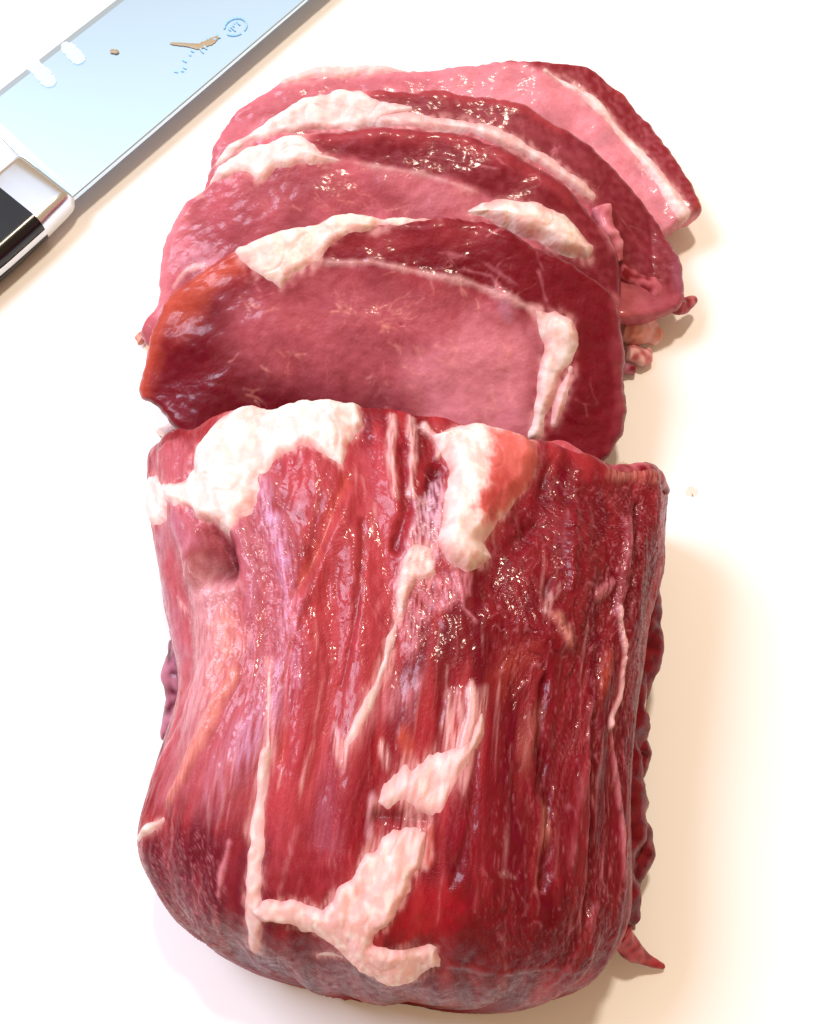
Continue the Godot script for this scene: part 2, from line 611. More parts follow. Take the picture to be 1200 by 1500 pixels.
func roast() -> void:
	var s := roast_skin()
	s.uv_scale = 0.025
	s.run = Vector2(0.8, 0.16)
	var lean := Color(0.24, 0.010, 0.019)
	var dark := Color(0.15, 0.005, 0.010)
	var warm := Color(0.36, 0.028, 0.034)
	for k in s.p.size():
		var v := s.q[k]
		var a := noise.get_noise_2d(v.x * 0.06, v.y * 0.025)
		s.c[k] = lean.lerp(dark, clampf(0.5 + a * 1.2, 0.0, 1.0)).lerp(warm, clampf(noise.get_noise_2d(v.x * 0.11 + 20.0, v.y * 0.03) * 1.3, 0.0, 0.7))
		s.lift[k] = 1.6 * noise.get_noise_2d(v.x * 0.045 + 3.0, v.y * 0.02)
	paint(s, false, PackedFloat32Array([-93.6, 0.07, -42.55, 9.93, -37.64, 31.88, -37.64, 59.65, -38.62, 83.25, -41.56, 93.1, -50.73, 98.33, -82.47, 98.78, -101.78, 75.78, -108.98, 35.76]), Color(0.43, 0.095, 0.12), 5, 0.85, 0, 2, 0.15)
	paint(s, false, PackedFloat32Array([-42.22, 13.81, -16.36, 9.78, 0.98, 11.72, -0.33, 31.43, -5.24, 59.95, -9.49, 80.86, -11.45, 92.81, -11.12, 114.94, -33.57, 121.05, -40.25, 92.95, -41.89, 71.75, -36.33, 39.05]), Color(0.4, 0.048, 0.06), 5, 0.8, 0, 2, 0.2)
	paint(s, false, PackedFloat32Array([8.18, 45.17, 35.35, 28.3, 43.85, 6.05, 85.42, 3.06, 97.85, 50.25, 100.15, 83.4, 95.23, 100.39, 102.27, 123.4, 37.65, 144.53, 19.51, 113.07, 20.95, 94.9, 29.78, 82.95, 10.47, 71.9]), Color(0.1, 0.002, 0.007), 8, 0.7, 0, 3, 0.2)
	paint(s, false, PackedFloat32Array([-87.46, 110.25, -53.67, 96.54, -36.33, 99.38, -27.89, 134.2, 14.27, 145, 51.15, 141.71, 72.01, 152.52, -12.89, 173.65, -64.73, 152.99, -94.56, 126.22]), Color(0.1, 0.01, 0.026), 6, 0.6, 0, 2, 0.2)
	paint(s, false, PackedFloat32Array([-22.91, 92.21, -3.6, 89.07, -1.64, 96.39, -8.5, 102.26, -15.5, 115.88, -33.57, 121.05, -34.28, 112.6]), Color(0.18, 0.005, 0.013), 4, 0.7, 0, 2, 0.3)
	paint(s, true, PackedFloat32Array([-70.69, 48.45, 7.39, -72, 69.36, 9.16, -72.33, 80.71, 6.14]), Color(0.56, 0.28, 0.31), 6, 0.8, 1.0, 2, 0.3)
	paint(s, true, PackedFloat32Array([-63.16, 58.01, 3.63, -61.85, 68.61, 4.07, -65.13, 76.98, 2.87]), Color(0.7, 0.28, 0.22), 5, 0.6, 0.6, 1.5, 0.4)
	paint(s, true, PackedFloat32Array([-85.75, 25.01, 3.02, -97.85, 35.76, 3.07, -96.87, 49.05, 3.09]), Color(0.4, 0.19, 0.23), 3, 0.8, 0, 1.5, 0.3)
	paint(s, true, PackedFloat32Array([-79.53, 34.27, 2.52, -71.02, 50.4, 2.97, -59.89, 49.8, 2.14]), Color(0.56, 0.28, 0.31), 4, 0.6, 0.4, 1.5, 0.3)
	paint(s, true, PackedFloat32Array([-94.91, 47.41, 4.06, -90.33, 66.22, 3.38]), Color(0.4, 0.15, 0.22), 4, 0.6, 0, 2, 0.3)
	paint(s, true, PackedFloat32Array([-46.8, 24.41, 3.32, -43.53, 42.48, 3.78, -41.24, 65.93, 3.53, -43.53, 80.11, 5.2, -51.05, 87.58, 5.63, -55.31, 92.81, 4.67]), Color(0.4, 0.15, 0.22), 4, 0.55, 1.3, 2, 0.6)
	paint(s, true, PackedFloat32Array([-58.58, 75.93, 1.77, -64.15, 84.59, 2.11, -69.05, 91.31, 1.98, -74.95, 97.14, 1.52]), Color(0.7, 0.28, 0.22), 1.5, 0.65, 1.0, 0.8, 0.3)
	paint(s, true, PackedFloat32Array([-75.6, 76.23, 0.13, -79.53, 81.61, 1.45, -89.02, 91.46, 1.39, -94.91, 96.39, 0.09]), Color(0.6, 0.2, 0.24), 1.1, 0.48, 0.48, 0.7, 0.5)
	paint(s, true, PackedFloat32Array([-49.42, 18.74, 1.4, -44.51, 31.43, 1.95, -42.22, 49.05, 2.04, -40.58, 63.84, 1.88]), Color(0.6, 0.34, 0.58), 3, 0.6, 0.5, 1.2, 0.6)  # lilac strokes: the sheen along the ridge, painted into the meat colour
	paint(s, true, PackedFloat32Array([-38.95, 71.75, 2.16, -43.2, 81.16, 3.31, -48.76, 87.58, 3.53]), Color(0.6, 0.34, 0.58), 5, 0.4, 0.3, 1.5, 0.6)  # the painted sheen carries on, fainter, lower down the ridge
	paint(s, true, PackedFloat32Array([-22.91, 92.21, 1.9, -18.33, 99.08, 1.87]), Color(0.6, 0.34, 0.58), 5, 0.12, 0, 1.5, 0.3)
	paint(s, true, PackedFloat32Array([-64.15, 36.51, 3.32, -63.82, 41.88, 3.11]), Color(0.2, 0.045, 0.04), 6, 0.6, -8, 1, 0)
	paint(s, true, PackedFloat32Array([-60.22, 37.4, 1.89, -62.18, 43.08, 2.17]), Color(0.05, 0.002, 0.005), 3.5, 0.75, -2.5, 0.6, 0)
	paint(s, true, PackedFloat32Array([-72, 38.75, 2.94, -71.67, 43.97, 2.71]), Color(0.2, 0.045, 0.04), 4, 0.6, 3, 0.6, 0)
	paint(s, true, PackedFloat32Array([-79.85, 27.55, 4.03, -74.29, 33.22, 3.46]), Color(0.4, 0.15, 0.22), 3, 0.7, 1, 1, 0.3)
	paint(s, true, PackedFloat32Array([-55.31, 34.12, 2.01, -52.69, 46.07, 2.06, -54.98, 58.76, 1.48]), Color(0.4, 0.15, 0.22), 4, 0.6, 1.2, 1, 0.3)
	paint(s, false, PackedFloat32Array([-86.73, 3.36, -74.62, 1.71, -70.04, 7.84, -71.02, 16.2, -80.84, 18.29, -88.04, 13.36]), Color(0.43, 0.095, 0.12), 1.2, 0.9, 0.6, 0.8, 0.4)
	paint(s, true, PackedFloat32Array([-82.8, 57.56, 0.13, -84.76, 54.43, 0.81, -88.36, 48.16, 0.59, -90, 45.17, 0.1]), Color(0.78, 0.45, 0.44), 1.1, 0.5599999999999999, 0.24, 0.7, 0.5)
	paint(s, true, PackedFloat32Array([-19.64, 21.58, 1.09, -24.55, 30.39, 1.33, -30.44, 39.2, 1.36, -37.64, 49.35, 1.38, -41.24, 57.41, 1.16]), Color(0.52, 0.085, 0.05), 2.0, 0.6, -0.8, 0.8, 0.3)
	paint(s, true, PackedFloat32Array([-18, 25.01, 1.32, -27.49, 39.2, 1.36, -34.36, 53.68, 1.4]), Color(0.4, 0.048, 0.06), 3, 0.5, 1.0, 0.8, 0.2)
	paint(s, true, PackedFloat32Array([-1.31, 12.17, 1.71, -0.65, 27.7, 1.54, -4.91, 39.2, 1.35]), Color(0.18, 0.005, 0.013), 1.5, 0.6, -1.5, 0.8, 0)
	paint(s, true, PackedFloat32Array([-39.93, 59.51, 0.94, -41.24, 77.57, 0.95, -37.96, 89.07, 0.95]), Color(0.52, 0.085, 0.05), 1.2, 0.5, -0.7, 0.6, 0.3)
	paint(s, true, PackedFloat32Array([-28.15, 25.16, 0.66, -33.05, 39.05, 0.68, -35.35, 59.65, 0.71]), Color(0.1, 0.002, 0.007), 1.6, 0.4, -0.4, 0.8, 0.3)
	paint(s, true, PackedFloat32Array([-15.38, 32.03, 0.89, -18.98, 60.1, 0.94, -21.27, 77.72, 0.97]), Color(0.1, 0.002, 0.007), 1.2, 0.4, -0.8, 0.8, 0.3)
	paint(s, true, PackedFloat32Array([-39.93, 90.12, 2.84, -34.92, 104.61, 2.8, -34.93, 114.94, 2.34]), Color(0.4, 0.048, 0.06), 3, 0.4, 0.3, 0.8, 0.4)
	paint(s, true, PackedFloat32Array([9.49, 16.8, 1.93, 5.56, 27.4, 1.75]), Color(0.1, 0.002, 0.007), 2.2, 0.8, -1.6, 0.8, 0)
	paint(s, false, PackedFloat32Array([11.45, 16.35, 11.78, 32.63, 8.18, 46.21, 0.65, 49.35, -2.95, 58.91, -6.22, 51.59, -1.64, 39.05, 2.62, 26.5]), Color(0.62, 0.34, 0.42), 1.3, 0.85, 0.6, 1.2, 0.55)
	paint(s, false, PackedFloat32Array([8.18, 47.26, 19.31, 45.77, 19.64, 53.08, 8.84, 59.8, 0.98, 72.05, -3.6, 66.08, -2.62, 56.82, 1.31, 50.55]), Color(0.6, 0.2, 0.24), 2, 0.7, 0.5, 1.5, 0.5)
	paint(s, false, PackedFloat32Array([-13.75, 78.77, -3.27, 76.23, 6.87, 77.42, 3.27, 81.76, -5.24, 84.74, -14.4, 84.89]), Color(0.6, 0.2, 0.24), 2.5, 0.55, 0.3, 1.5, 0.4)
	paint(s, false, PackedFloat32Array([15.38, 77.87, 29.13, 78.62, 29.45, 83.85, 26.18, 87.43, 18, 88.33, 15.71, 83.4]), Color(0.78, 0.45, 0.44), 1.4, 0.5, 0.4, 1.2, 0.6)
	paint(s, true, PackedFloat32Array([14.4, 74.14, 0.12, 15.71, 79.52, 0.58, 18.33, 87.73, 0.57, 18.98, 91.31, 0.09]), Color(0.78, 0.45, 0.44), 1.1, 0.6400000000000001, 0.3, 0.7, 0.5)
	paint(s, true, PackedFloat32Array([23.56, 77.72, 0.96, 24.87, 83.1, 0.96, 21.27, 88.33, 0.95]), Color(0.78, 0.45, 0.44), 0.8, 0.8, 0.5, 0.6, 0)
	paint(s, true, PackedFloat32Array([-5.56, 85.49, 0.12, -4.58, 86.53, 1.15, -2.62, 88.33, 0.96, -1.64, 89.22, 0.1]), Color(0.78, 0.45, 0.44), 1.1, 0.7200000000000001, 0.3, 0.7, 0.5)
	paint(s, true, PackedFloat32Array([-22.25, 83.55, 0.12, -21.27, 85.04, 0.96, -19.31, 87.73, 0.77, -18.33, 89.07, 0.1]), Color(0.78, 0.45, 0.44), 1.1, 0.68, 0.24, 0.7, 0.5)
	paint(s, true, PackedFloat32Array([-5.56, 93.4, 0.95, -5.24, 97.29, 0.94]), Color(0.62, 0.34, 0.42), 0.9, 0.8, 0.2, 0.5, 0.3)
	paint(s, true, PackedFloat32Array([-4.91, 1.57, 1.5, -4.91, 16.65, 1.29, -4.25, 26.2, 0.66]), Color(0.78, 0.45, 0.44), 1, 0.8, 0.7, 0.8, 0.4)
	paint(s, true, PackedFloat32Array([0.65, 0.82, 1.51, 2.29, 11.57, 1.07, 0.98, 23.82, 1.09]), Color(0.78, 0.45, 0.44), 1, 0.8, 0.7, 0.8, 0.4)
	paint(s, true, PackedFloat32Array([5.24, 2.76, 1.28, 11.45, 7.54, 1.06, 9.49, 12.02, 0.64]), Color(0.78, 0.45, 0.44), 1, 0.85, 1, 0.7, 0.3)
	paint(s, true, PackedFloat32Array([-10.8, 27.1, 0.11, -11.13, 29.19, 0.53, -11.78, 33.37, 0.53, -12.11, 35.31, 0.09]), Color(0.78, 0.45, 0.44), 1.1, 0.4, 0.12, 0.7, 0.5)
	paint(s, true, PackedFloat32Array([15.05, 47.11, 0.92, 18, 57.56, 0.7, 22.91, 61.3, 0.71]), Color(0.6, 0.2, 0.24), 0.8, 0.7, 0.5, 0.6, 0.2)
	paint(s, true, PackedFloat32Array([-11.78, 53.23, 0.12, -11.45, 55.92, 0.94, -10.8, 61.15, 0.76, -10.15, 63.69, 0.09]), Color(0.6, 0.2, 0.24), 1.1, 0.48, 0.18, 0.7, 0.5)
	paint(s, true, PackedFloat32Array([-28.47, 86.98, 0.12, -29.13, 88.92, 0.58, -30.11, 92.66, 0.76, -30.44, 94.3, 0.1]), Color(0.78, 0.45, 0.44), 1.1, 0.5599999999999999, 0.18, 0.7, 0.5)
	paint(s, true, PackedFloat32Array([-36.98, 90.12, 0.12, -37.31, 91.01, 0.57, -37.96, 92.81, 0.76, -38.29, 93.85, 0.09]), Color(0.78, 0.45, 0.44), 1.1, 0.48, 0.18, 0.7, 0.5)
	paint(s, true, PackedFloat32Array([-29.45, 98.33, 0.12, -30.1, 101.79, 0.38, -31.45, 112.13, 0.38, -32.69, 117.29, 0.09]), Color(0.6, 0.2, 0.24), 1.1, 0.48, 0.06, 0.7, 0.5)
	paint(s, true, PackedFloat32Array([-50.29, 104.14, 1.05, -51.18, 113.07, 0.84, -51.13, 121.05, 0.63]), Color(0.6, 0.2, 0.24), 0.8, 0.8, 0.3, 0.6, 0.1)
	paint(s, true, PackedFloat32Array([-52.52, 125.75, 0.11, -51.41, 130.91, 0.87, -51.77, 143.12, 0.84, -57.32, 150.64, 0.11]), Color(0.6, 0.2, 0.24), 1.1, 0.5599999999999999, 0.24, 0.7, 0.5)
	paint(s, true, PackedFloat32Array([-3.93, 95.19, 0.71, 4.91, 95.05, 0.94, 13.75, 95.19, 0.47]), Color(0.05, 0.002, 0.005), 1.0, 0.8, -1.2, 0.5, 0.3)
	paint(s, false, PackedFloat32Array([15.27, 107.43, 22.83, 105.08, 30.81, 112.13, 25.49, 123.4, 10.37, 126.69, 2.76, 121.52, 7.32, 114.47]), Color(0.34, 0.01, 0.016), 4, 0.6, 0.5, 1, 0.3)
	paint(s, true, PackedFloat32Array([14.73, 96.24, 1.18, 15.38, 100.39, 1.41]), Color(0.52, 0.085, 0.05), 1.4, 0.6, 0.2, 0.5, 0)
	paint(s, true, PackedFloat32Array([1.96, 85.04, 1.44, 4.91, 86.68, 1.44]), Color(0.52, 0.085, 0.05), 1.4, 0.5, 0.2, 0.5, 0)
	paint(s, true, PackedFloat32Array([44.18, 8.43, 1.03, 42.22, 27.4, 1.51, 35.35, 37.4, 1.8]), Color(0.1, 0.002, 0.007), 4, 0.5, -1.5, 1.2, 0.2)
	paint(s, true, PackedFloat32Array([54, 4.55, 1.33, 53.02, 30.39, 1.39, 53.35, 48.9, 1.03]), Color(0.18, 0.005, 0.013), 2, 0.6, 1, 1, 0.4)
	paint(s, true, PackedFloat32Array([27.49, 59.06, 2.84, 42.55, 62.49, 2.78, 54.98, 66.82, 1.5]), Color(0.18, 0.005, 0.013), 4, 0.5, 1.0, 1.5, 0.4)
	paint(s, true, PackedFloat32Array([50.07, 58.76, 1.28, 56.29, 66.67, 0.86]), Color(0.7, 0.28, 0.22), 1.6, 0.6, 0.8, 0.7, 0.3)
	paint(s, true, PackedFloat32Array([50.73, 47.26, 0.1, 49.42, 49.8, 0.67, 46.8, 54.58, 0.53, 45.82, 57.12, 0.09]), Color(0.78, 0.45, 0.44), 1.1, 0.5599999999999999, 0.24, 0.7, 0.5)
	paint(s, true, PackedFloat32Array([45.16, 52.19, 0.67, 46.47, 47.41, 0.65]), Color(0.05, 0.002, 0.005), 1.4, 0.6, -0.6, 0.6, 0)
	paint(s, true, PackedFloat32Array([63.82, 50.1, 2.04, 69.05, 46.07, 1.73]), Color(0.6, 0.2, 0.24), 1.6, 0.6, 0.8, 1.2, 0.4)
	paint(s, true, PackedFloat32Array([65.13, 1.71, 1.77, 73.96, 1.27, 2.24, 85.42, 3.06, 1.93]), Color(0.7, 0.28, 0.22), 2, 0.4, 0.6, 0.8, 0.5)
	paint(s, true, PackedFloat32Array([73.31, 20.53, 1.49, 73.31, 44.12, 1.54, 72.65, 55.32, 1.3]), Color(0.6, 0.2, 0.24), 1.6, 0.4, 0.8, 1, 0.5)
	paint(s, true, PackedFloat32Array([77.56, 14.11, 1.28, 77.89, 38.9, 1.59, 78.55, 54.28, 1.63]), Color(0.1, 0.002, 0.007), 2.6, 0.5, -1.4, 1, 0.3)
	paint(s, true, PackedFloat32Array([72.98, 52.93, 0.78, 79.2, 66.97, 0.82, 81.49, 76.83, 1.11, 77.24, 80.71, 1.36]), Color(0.78, 0.45, 0.44), 0.6, 0.85, 0.8, 0.4, 0.2)
	paint(s, true, PackedFloat32Array([77.56, 81.16, 0.82, 83.13, 86.98, 0.84, 86.73, 92.36, 0.84, 88.69, 98.78, 0.85]), Color(0.6, 0.2, 0.24), 0.7, 0.6, 0.7, 0.5, 0.3)
	paint(s, true, PackedFloat32Array([72, 75.04, 2.1, 72.33, 68.02, 1.57]), Color(0.52, 0.085, 0.05), 2.5, 0.5, 0.6, 1, 0.2)
	paint(s, true, PackedFloat32Array([67.42, 79.81, 0.75, 66.76, 86.98, 0.99, 64.47, 91.76, 0.94, 62.18, 98.18, 0.9]), Color(0.43, 0.095, 0.12), 1.5, 0.5, 0.5, 1, 0.5)
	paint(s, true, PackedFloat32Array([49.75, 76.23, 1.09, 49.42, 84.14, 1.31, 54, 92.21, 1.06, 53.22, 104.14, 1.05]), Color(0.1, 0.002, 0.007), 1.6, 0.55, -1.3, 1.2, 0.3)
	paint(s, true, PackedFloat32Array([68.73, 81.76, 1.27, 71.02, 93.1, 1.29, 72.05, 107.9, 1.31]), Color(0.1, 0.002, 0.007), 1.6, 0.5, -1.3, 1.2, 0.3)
	paint(s, true, PackedFloat32Array([41.56, 70.7, 3.3, 35.02, 74.29, 2.89]), Color(0.52, 0.085, 0.05), 5, 0.35, 0.3, 2, 0.4)
	paint(s, true, PackedFloat32Array([47.78, 82.5, 1.78, 46.15, 85.94, 1.36]), Color(0.7, 0.28, 0.22), 3, 0.35, 0.5, 1.2, 0.4)
	paint(s, true, PackedFloat32Array([53.02, 92.95, 0.85, 52.36, 96.24, 0.85, 54.33, 94.9, 0.63]), Color(0.7, 0.28, 0.22), 1.2, 0.5, 0.5, 0.8, 0.3)
	paint(s, true, PackedFloat32Array([38.93, 101.79, 0.12, 40.56, 101.79, 0.55, 43.82, 102.26, 0.55, 45.45, 102.73, 0.09]), Color(0.78, 0.45, 0.44), 1.1, 0.48, 0.24, 0.7, 0.5)
	paint(s, true, PackedFloat32Array([41.4, 119.17, 0.12, 42.43, 120.11, 0.73, 43.66, 122.46, 0.54, 44.61, 123.4, 0.09]), Color(0.6, 0.2, 0.24), 1.1, 0.48, 0.24, 0.7, 0.5)
	paint(s, true, PackedFloat32Array([28.47, 86.53, 0.72, 27.82, 94.6, 0.95, 23.43, 106.49, 0.7]), Color(0.1, 0.002, 0.007), 1.5, 0.5, -0.8, 1, 0.2)
	paint(s, true, PackedFloat32Array([27.2, 134.67, 0.98, 45.33, 134.67, 0.87, 74.39, 127.63, 0.87]), Color(0.43, 0.095, 0.12), 1.2, 0.25, 0.3, 1, 0.4)
	paint(s, true, PackedFloat32Array([77.89, 96.69, 0.82, 76.02, 107.43, 0.81, 69.18, 125.28, 0.82, 63.63, 139.84, 0.89]), Color(0.43, 0.095, 0.12), 1.2, 0.4, 0.4, 1, 0.4)
	hatch(s, PackedFloat32Array([21.93, 50.84, 43.85, 10.97, 91.96, 0.67, 97.85, 50.25, 96.22, 83.7, 105.43, 116.35, 55.32, 137.02, 30.81, 112.13, 37.31, 84.44]), Color(0.6, 0.2, 0.24), 0.22, 0.12, 0.07, 0.28, 0.2)
	hatch(s, PackedFloat32Array([21.93, 50.84, 43.85, 10.97, 91.96, 0.67, 97.85, 50.25, 96.22, 83.7, 105.43, 116.35, 55.32, 137.02, 30.81, 112.13, 37.31, 84.44]), Color(0.1, 0.002, 0.007), 0.6, -0.15, 0.06, 0.22, -0.18)
	hatch(s, PackedFloat32Array([-82.51, 110.72, -58.56, 101.79, -48.92, 117.76, -49.86, 150.64, -73.41, 147.35, -87.43, 133.73]), Color(0.6, 0.2, 0.24), 0.5, 0.5, 0.06, 0.7, 0.15)
	hatch(s, PackedFloat32Array([-82.51, 110.72, -58.56, 101.79, -48.92, 117.76, -49.86, 150.64, -73.41, 147.35, -87.43, 133.73]), Color(0.6, 0.2, 0.24), 0.3, -0.6, 0.06, 0.6, 0.1)
	hatch(s, PackedFloat32Array([0.65, 20.08, 11.45, 16.35, 11.78, 34.72, 8.18, 47.26, -2.95, 59.95]), Color(0.82, 0.62, 0.59), 0.6, -0.25, 0.05, 0.7, 0.2)
	hatch(s, PackedFloat32Array([-56.29, 19.48, -46.15, 19.19, -39.93, 59.51, -33.71, 83.25, -42.22, 86.38, -51.71, 59.06]), Color(0.62, 0.34, 0.42), 0.55, 0.1, 0.03, 0.8, 0.2)
	hatch(s, PackedFloat32Array([56.29, 6.79, 97.2, -0.23, 102.11, 49.2, 91.96, 83.99, 105.29, 117.29, 74.5, 122.46, 61.53, 75.78]), Color(0.6, 0.2, 0.24), 0.3, 0.05, 0.03, 0.6, 0.15)
	hatch(s, PackedFloat32Array([-39.77, 165.67, -12.52, 173.18, 42.97, 160.03, 94.84, 133.26, 83.26, 129.97, 14.27, 145, -21.35, 143.12]), Color(0.6, 0.2, 0.24), 0.13, 1.5, 0.05, 0.7, 0.08)
	strands(s, 90, 5)
	# fibres: fine pale and dark strands that run the length of the meat
	for k in s.p.size():
		var v := s.q[k]
		var bend := 9.0 * noise.get_noise_2d(v.x * 0.011 + 8.0, v.y * 0.014) + 2.5 * noise.get_noise_2d(v.x * 0.035, v.y * 0.035)
		var x := v.x + bend
		var much := clampf(0.75 + 1.3 * noise.get_noise_2d(v.x * 0.04 + 15.0, v.y * 0.03), 0.15, 1.5)
		var f1 := much * noise.get_noise_2d(x * 0.40, v.y * 0.045)
		var f2 := much * noise.get_noise_2d(x * 1.25, v.y * 0.13 + 11.0)
		var f3 := noise.get_noise_2d(v.x * 0.85, v.y * 0.65 + 31.0)
		var f4 := noise.get_noise_2d(v.x * 0.24 + 60.0, v.y * 0.17)
		var g := clampf(1.0 + 0.09 * f1 + 0.06 * f2 + 0.06 * f3 + 0.15 * f4, 0.4, 1.6)
		var c := s.c[k]
		s.c[k] = Color(c.r * (0.5 + 0.5 * g), c.g * g, c.b * g).lerp(Color(0.62, 0.26, 0.27), clampf((f2 - 0.4) * 0.3, 0.0, 0.05))
		s.lift[k] += 0.10 * f1 + 0.04 * f2 + 0.04 * f3 + 0.10 * f4
	var o := thing("pork_roast", "large uncut block of raw red pork with white fat patches, in front of the slices", "meat", Vector3(0, 0, 0.065))
	# fat first tints the meat round it, so the body is finished last
	fat(s, "fat_cap", false, PackedFloat32Array([-66.44, 5.75, -60.87, 0.82, -54.98, -2.17, -47.78, -2.17, -39.93, -2.17, -26.51, -2.17, -15.38, -2.32, -15.05, 3.81, -17.02, 9.78, -20.95, 17.24, -25.53, 15.75, -33.71, 13.21, -39.93, 14.86, -44.84, 17.39, -47.78, 18.89, -47.78, 23.52, -49.09, 27.25, -54.33, 30.68, -55.96, 33.52, -59.56, 34.72, -61.85, 32.48, -62.84, 29.79, -70.36, 27.7, -75.6, 22.92, -84.11, 21.43, -82.47, 16.65, -72.65, 16.35, -67.42, 14.26, -67.42, 9.33]), 1.5, 1.6, Color(0.82, 0.62, 0.59), o)
	fat(s, "fat_edge", false, PackedFloat32Array([-97.85, 9.18, -89.35, 9.63, -82.8, 18.14, -87.05, 25.31, -96.22, 24.26, -107.02, 15.3]), 0.8, 1.0, Color(0.82, 0.62, 0.59), o)
	fat(s, "fat_seam", true, PackedFloat32Array([-2.95, 56.82, 1.17, -4.91, 62.04, 0.95, -6.22, 67.27, 1.43, -7.2, 72.94, 1.93, -9.16, 78.17, 1.45, -10.8, 80.86, 1.69, -14.4, 84.14, 2.16, -16.69, 86.38, 1.68, -16.36, 88.77, 0.72]), 0.4, 1.0, Color(0.78, 0.45, 0.44), o)
	fat(s, "fat_seam", true, PackedFloat32Array([-48.44, 72.8, 0.56, -45.49, 81.16, 0.81, -42.87, 88.77, 0.94]), 0.35, 0.6, Color(0.78, 0.45, 0.44), o)
	fat(s, "fat_seam", true, PackedFloat32Array([-43.53, 89.52, 1.63, -43.53, 94.9, 2.3, -41.82, 103.67, 2.52, -41.04, 116.35, 2.75, -39.4, 126.69, 2.78, -39.69, 143.59, 2]), 0.5, 1.1, Color(0.78, 0.45, 0.44), o)
	fat(s, "fat_seam", false, PackedFloat32Array([0.33, 37.55, 7.2, 38.9, 8.18, 46.81, 1.96, 49.5, -1.31, 55.77, -2.95, 62.04, -5.89, 61, -5.56, 53.83, -3.6, 45.32]), 0.5, 1.4, Color(0.78, 0.45, 0.44), o)
	fat(s, "fat_block", false, PackedFloat32Array([-5.24, 94, 0.33, 90.86, 4.58, 88.18, 14.4, 87.88, 19.96, 85.94, 25.53, 84.89, 28.47, 82.05, 29.78, 84.29, 26.51, 88.18, 21.93, 91.16, 15.38, 95.19, 6.87, 94.15, 0, 94.6]), 0.9, 1.6, Color(0.78, 0.45, 0.44), o)
	fat(s, "fat_patch", false, PackedFloat32Array([7.2, 95.49, 14.4, 95.79, 14.73, 98.78, 11.36, 107.9, 6.33, 115.88, 2.13, 122.93, 0, 127.63, 12.69, 127.16, 21.76, 127.63, 23.23, 135.14, 14.27, 145, 3.17, 143.59, -9.46, 136.08, -18.39, 131.85, -26.95, 128.09, -35.71, 127.16, -40.66, 123.4, -34.78, 119.64, -26.22, 118.7, -17.74, 119.17, -11.92, 110.72, -7.81, 106.49, -5.24, 100.39, -0.98, 97.29]), 1.2, 1.8, Color(0.78, 0.45, 0.44), o)
	fat(s, "fat_fleck", true, PackedFloat32Array([-18.18, 141.25, 1.24, -13.83, 138.9, 1.72, -9.19, 138.43, 0.98]), 0.3, 0.8, Color(0.78, 0.45, 0.44), o)
	fat(s, "fat_fleck", true, PackedFloat32Array([-91.77, 109.78, 1.2, -82.79, 105.55, 1.54, -76.86, 102.26, 1.02]), 1.2, 0.6, Color(0.83, 0.63, 0.55), o)
	fat(s, "fat_flap", false, PackedFloat32Array([8.51, 5.75, 12.11, 1.42, 20.62, -2.47, 31.42, -2.47, 41.24, -0.97, 40.25, 9.63, 38.29, 15.9, 32.07, 25.31, 25.53, 33.52, 23.56, 36.51, 25.85, 40.54, 23.24, 44.57, 18.33, 45.77, 13.42, 44.12, 9.16, 38.75, 10.47, 30.83, 12.76, 20.53, 14.07, 15.9, 11.45, 11.57]), 4.2, 1.0, Color(0.82, 0.62, 0.59), o, [[false, PackedFloat32Array([25.53, 1.42, 43.2, -2.47, 42.55, 11.57, 31.42, 27.1, 23.24, 32.03, 19.96, 28.44, 24.87, 20.23]), Color(0.58, 0.1, 0.085), 2.2, 0.95, 1.2], [true, PackedFloat32Array([30.76, 16.05, 2.14, 24.87, 26.5, 1.75]), Color(0.34, 0.01, 0.016), 3, 0.6, 1]])
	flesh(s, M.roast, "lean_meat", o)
	part("meat_fold", tube([Vector3(59.0, 20.0, 28.3), Vector3(56.1, 18.0, 48.9), Vector3(53.0, 16.0, 74.3), Vector3(50.7, 15.0, 98.5), Vector3(48.8, 14.0, 118.4)], PackedFloat32Array([8, 9, 9, 9, 8]), Color(0.1, 0.002, 0.007), Color(0.18, 0.005, 0.013), 0.2, o, 0.0, 1.0), M.roast, o)
	part("meat_strand", tube([Vector3(51.9, 16.0, 118.8), Vector3(56.0, 10.0, 123.0), Vector3(60.2, 5.0, 125.3), Vector3(65.8, 1.5, 127.2)], PackedFloat32Array([3.6, 3, 1.8, 0.5]), Color(0.4, 0.048, 0.06), Color(0.18, 0.005, 0.013), 0.2, o, 7.3, 0.8), M.roast, o)
	part("meat_fold", tube([Vector3(60.1, 28.0, 27.1), Vector3(61.8, 24.0, 39.3), Vector3(60.7, 20.0, 49.5), Vector3(58.3, 17.0, 59.9), Vector3(57.7, 15.0, 68.6)], PackedFloat32Array([4.5, 6, 6, 5, 5]), Color(0.1, 0.002, 0.007), Color(0.18, 0.005, 0.013), 0.2, o, 14.6, 1.0), M.roast, o)
	part("meat_fold", tube([Vector3(54.3, 17.0, 65.4), Vector3(58.1, 15.0, 72.3), Vector3(60.1, 13.0, 74.8), Vector3(54.7, 14.0, 81.0)], PackedFloat32Array([5, 5, 4.2, 5]), Color(0.18, 0.005, 0.013), Color(0.1, 0.002, 0.007), 0.18, o, 21.9, 1.0), M.roast, o)
	part("meat_fold", tube([Vector3(53.4, 16.0, 76.1), Vector3(55.7, 14.0, 84.6), Vector3(55.9, 14.0, 91.6), Vector3(53.5, 14.0, 98.4)], PackedFloat32Array([5, 5, 5, 5]), Color(0.1, 0.002, 0.007), Color(0.1, 0.01, 0.026), 0.18, o, 29.2, 1.0), M.roast, o)
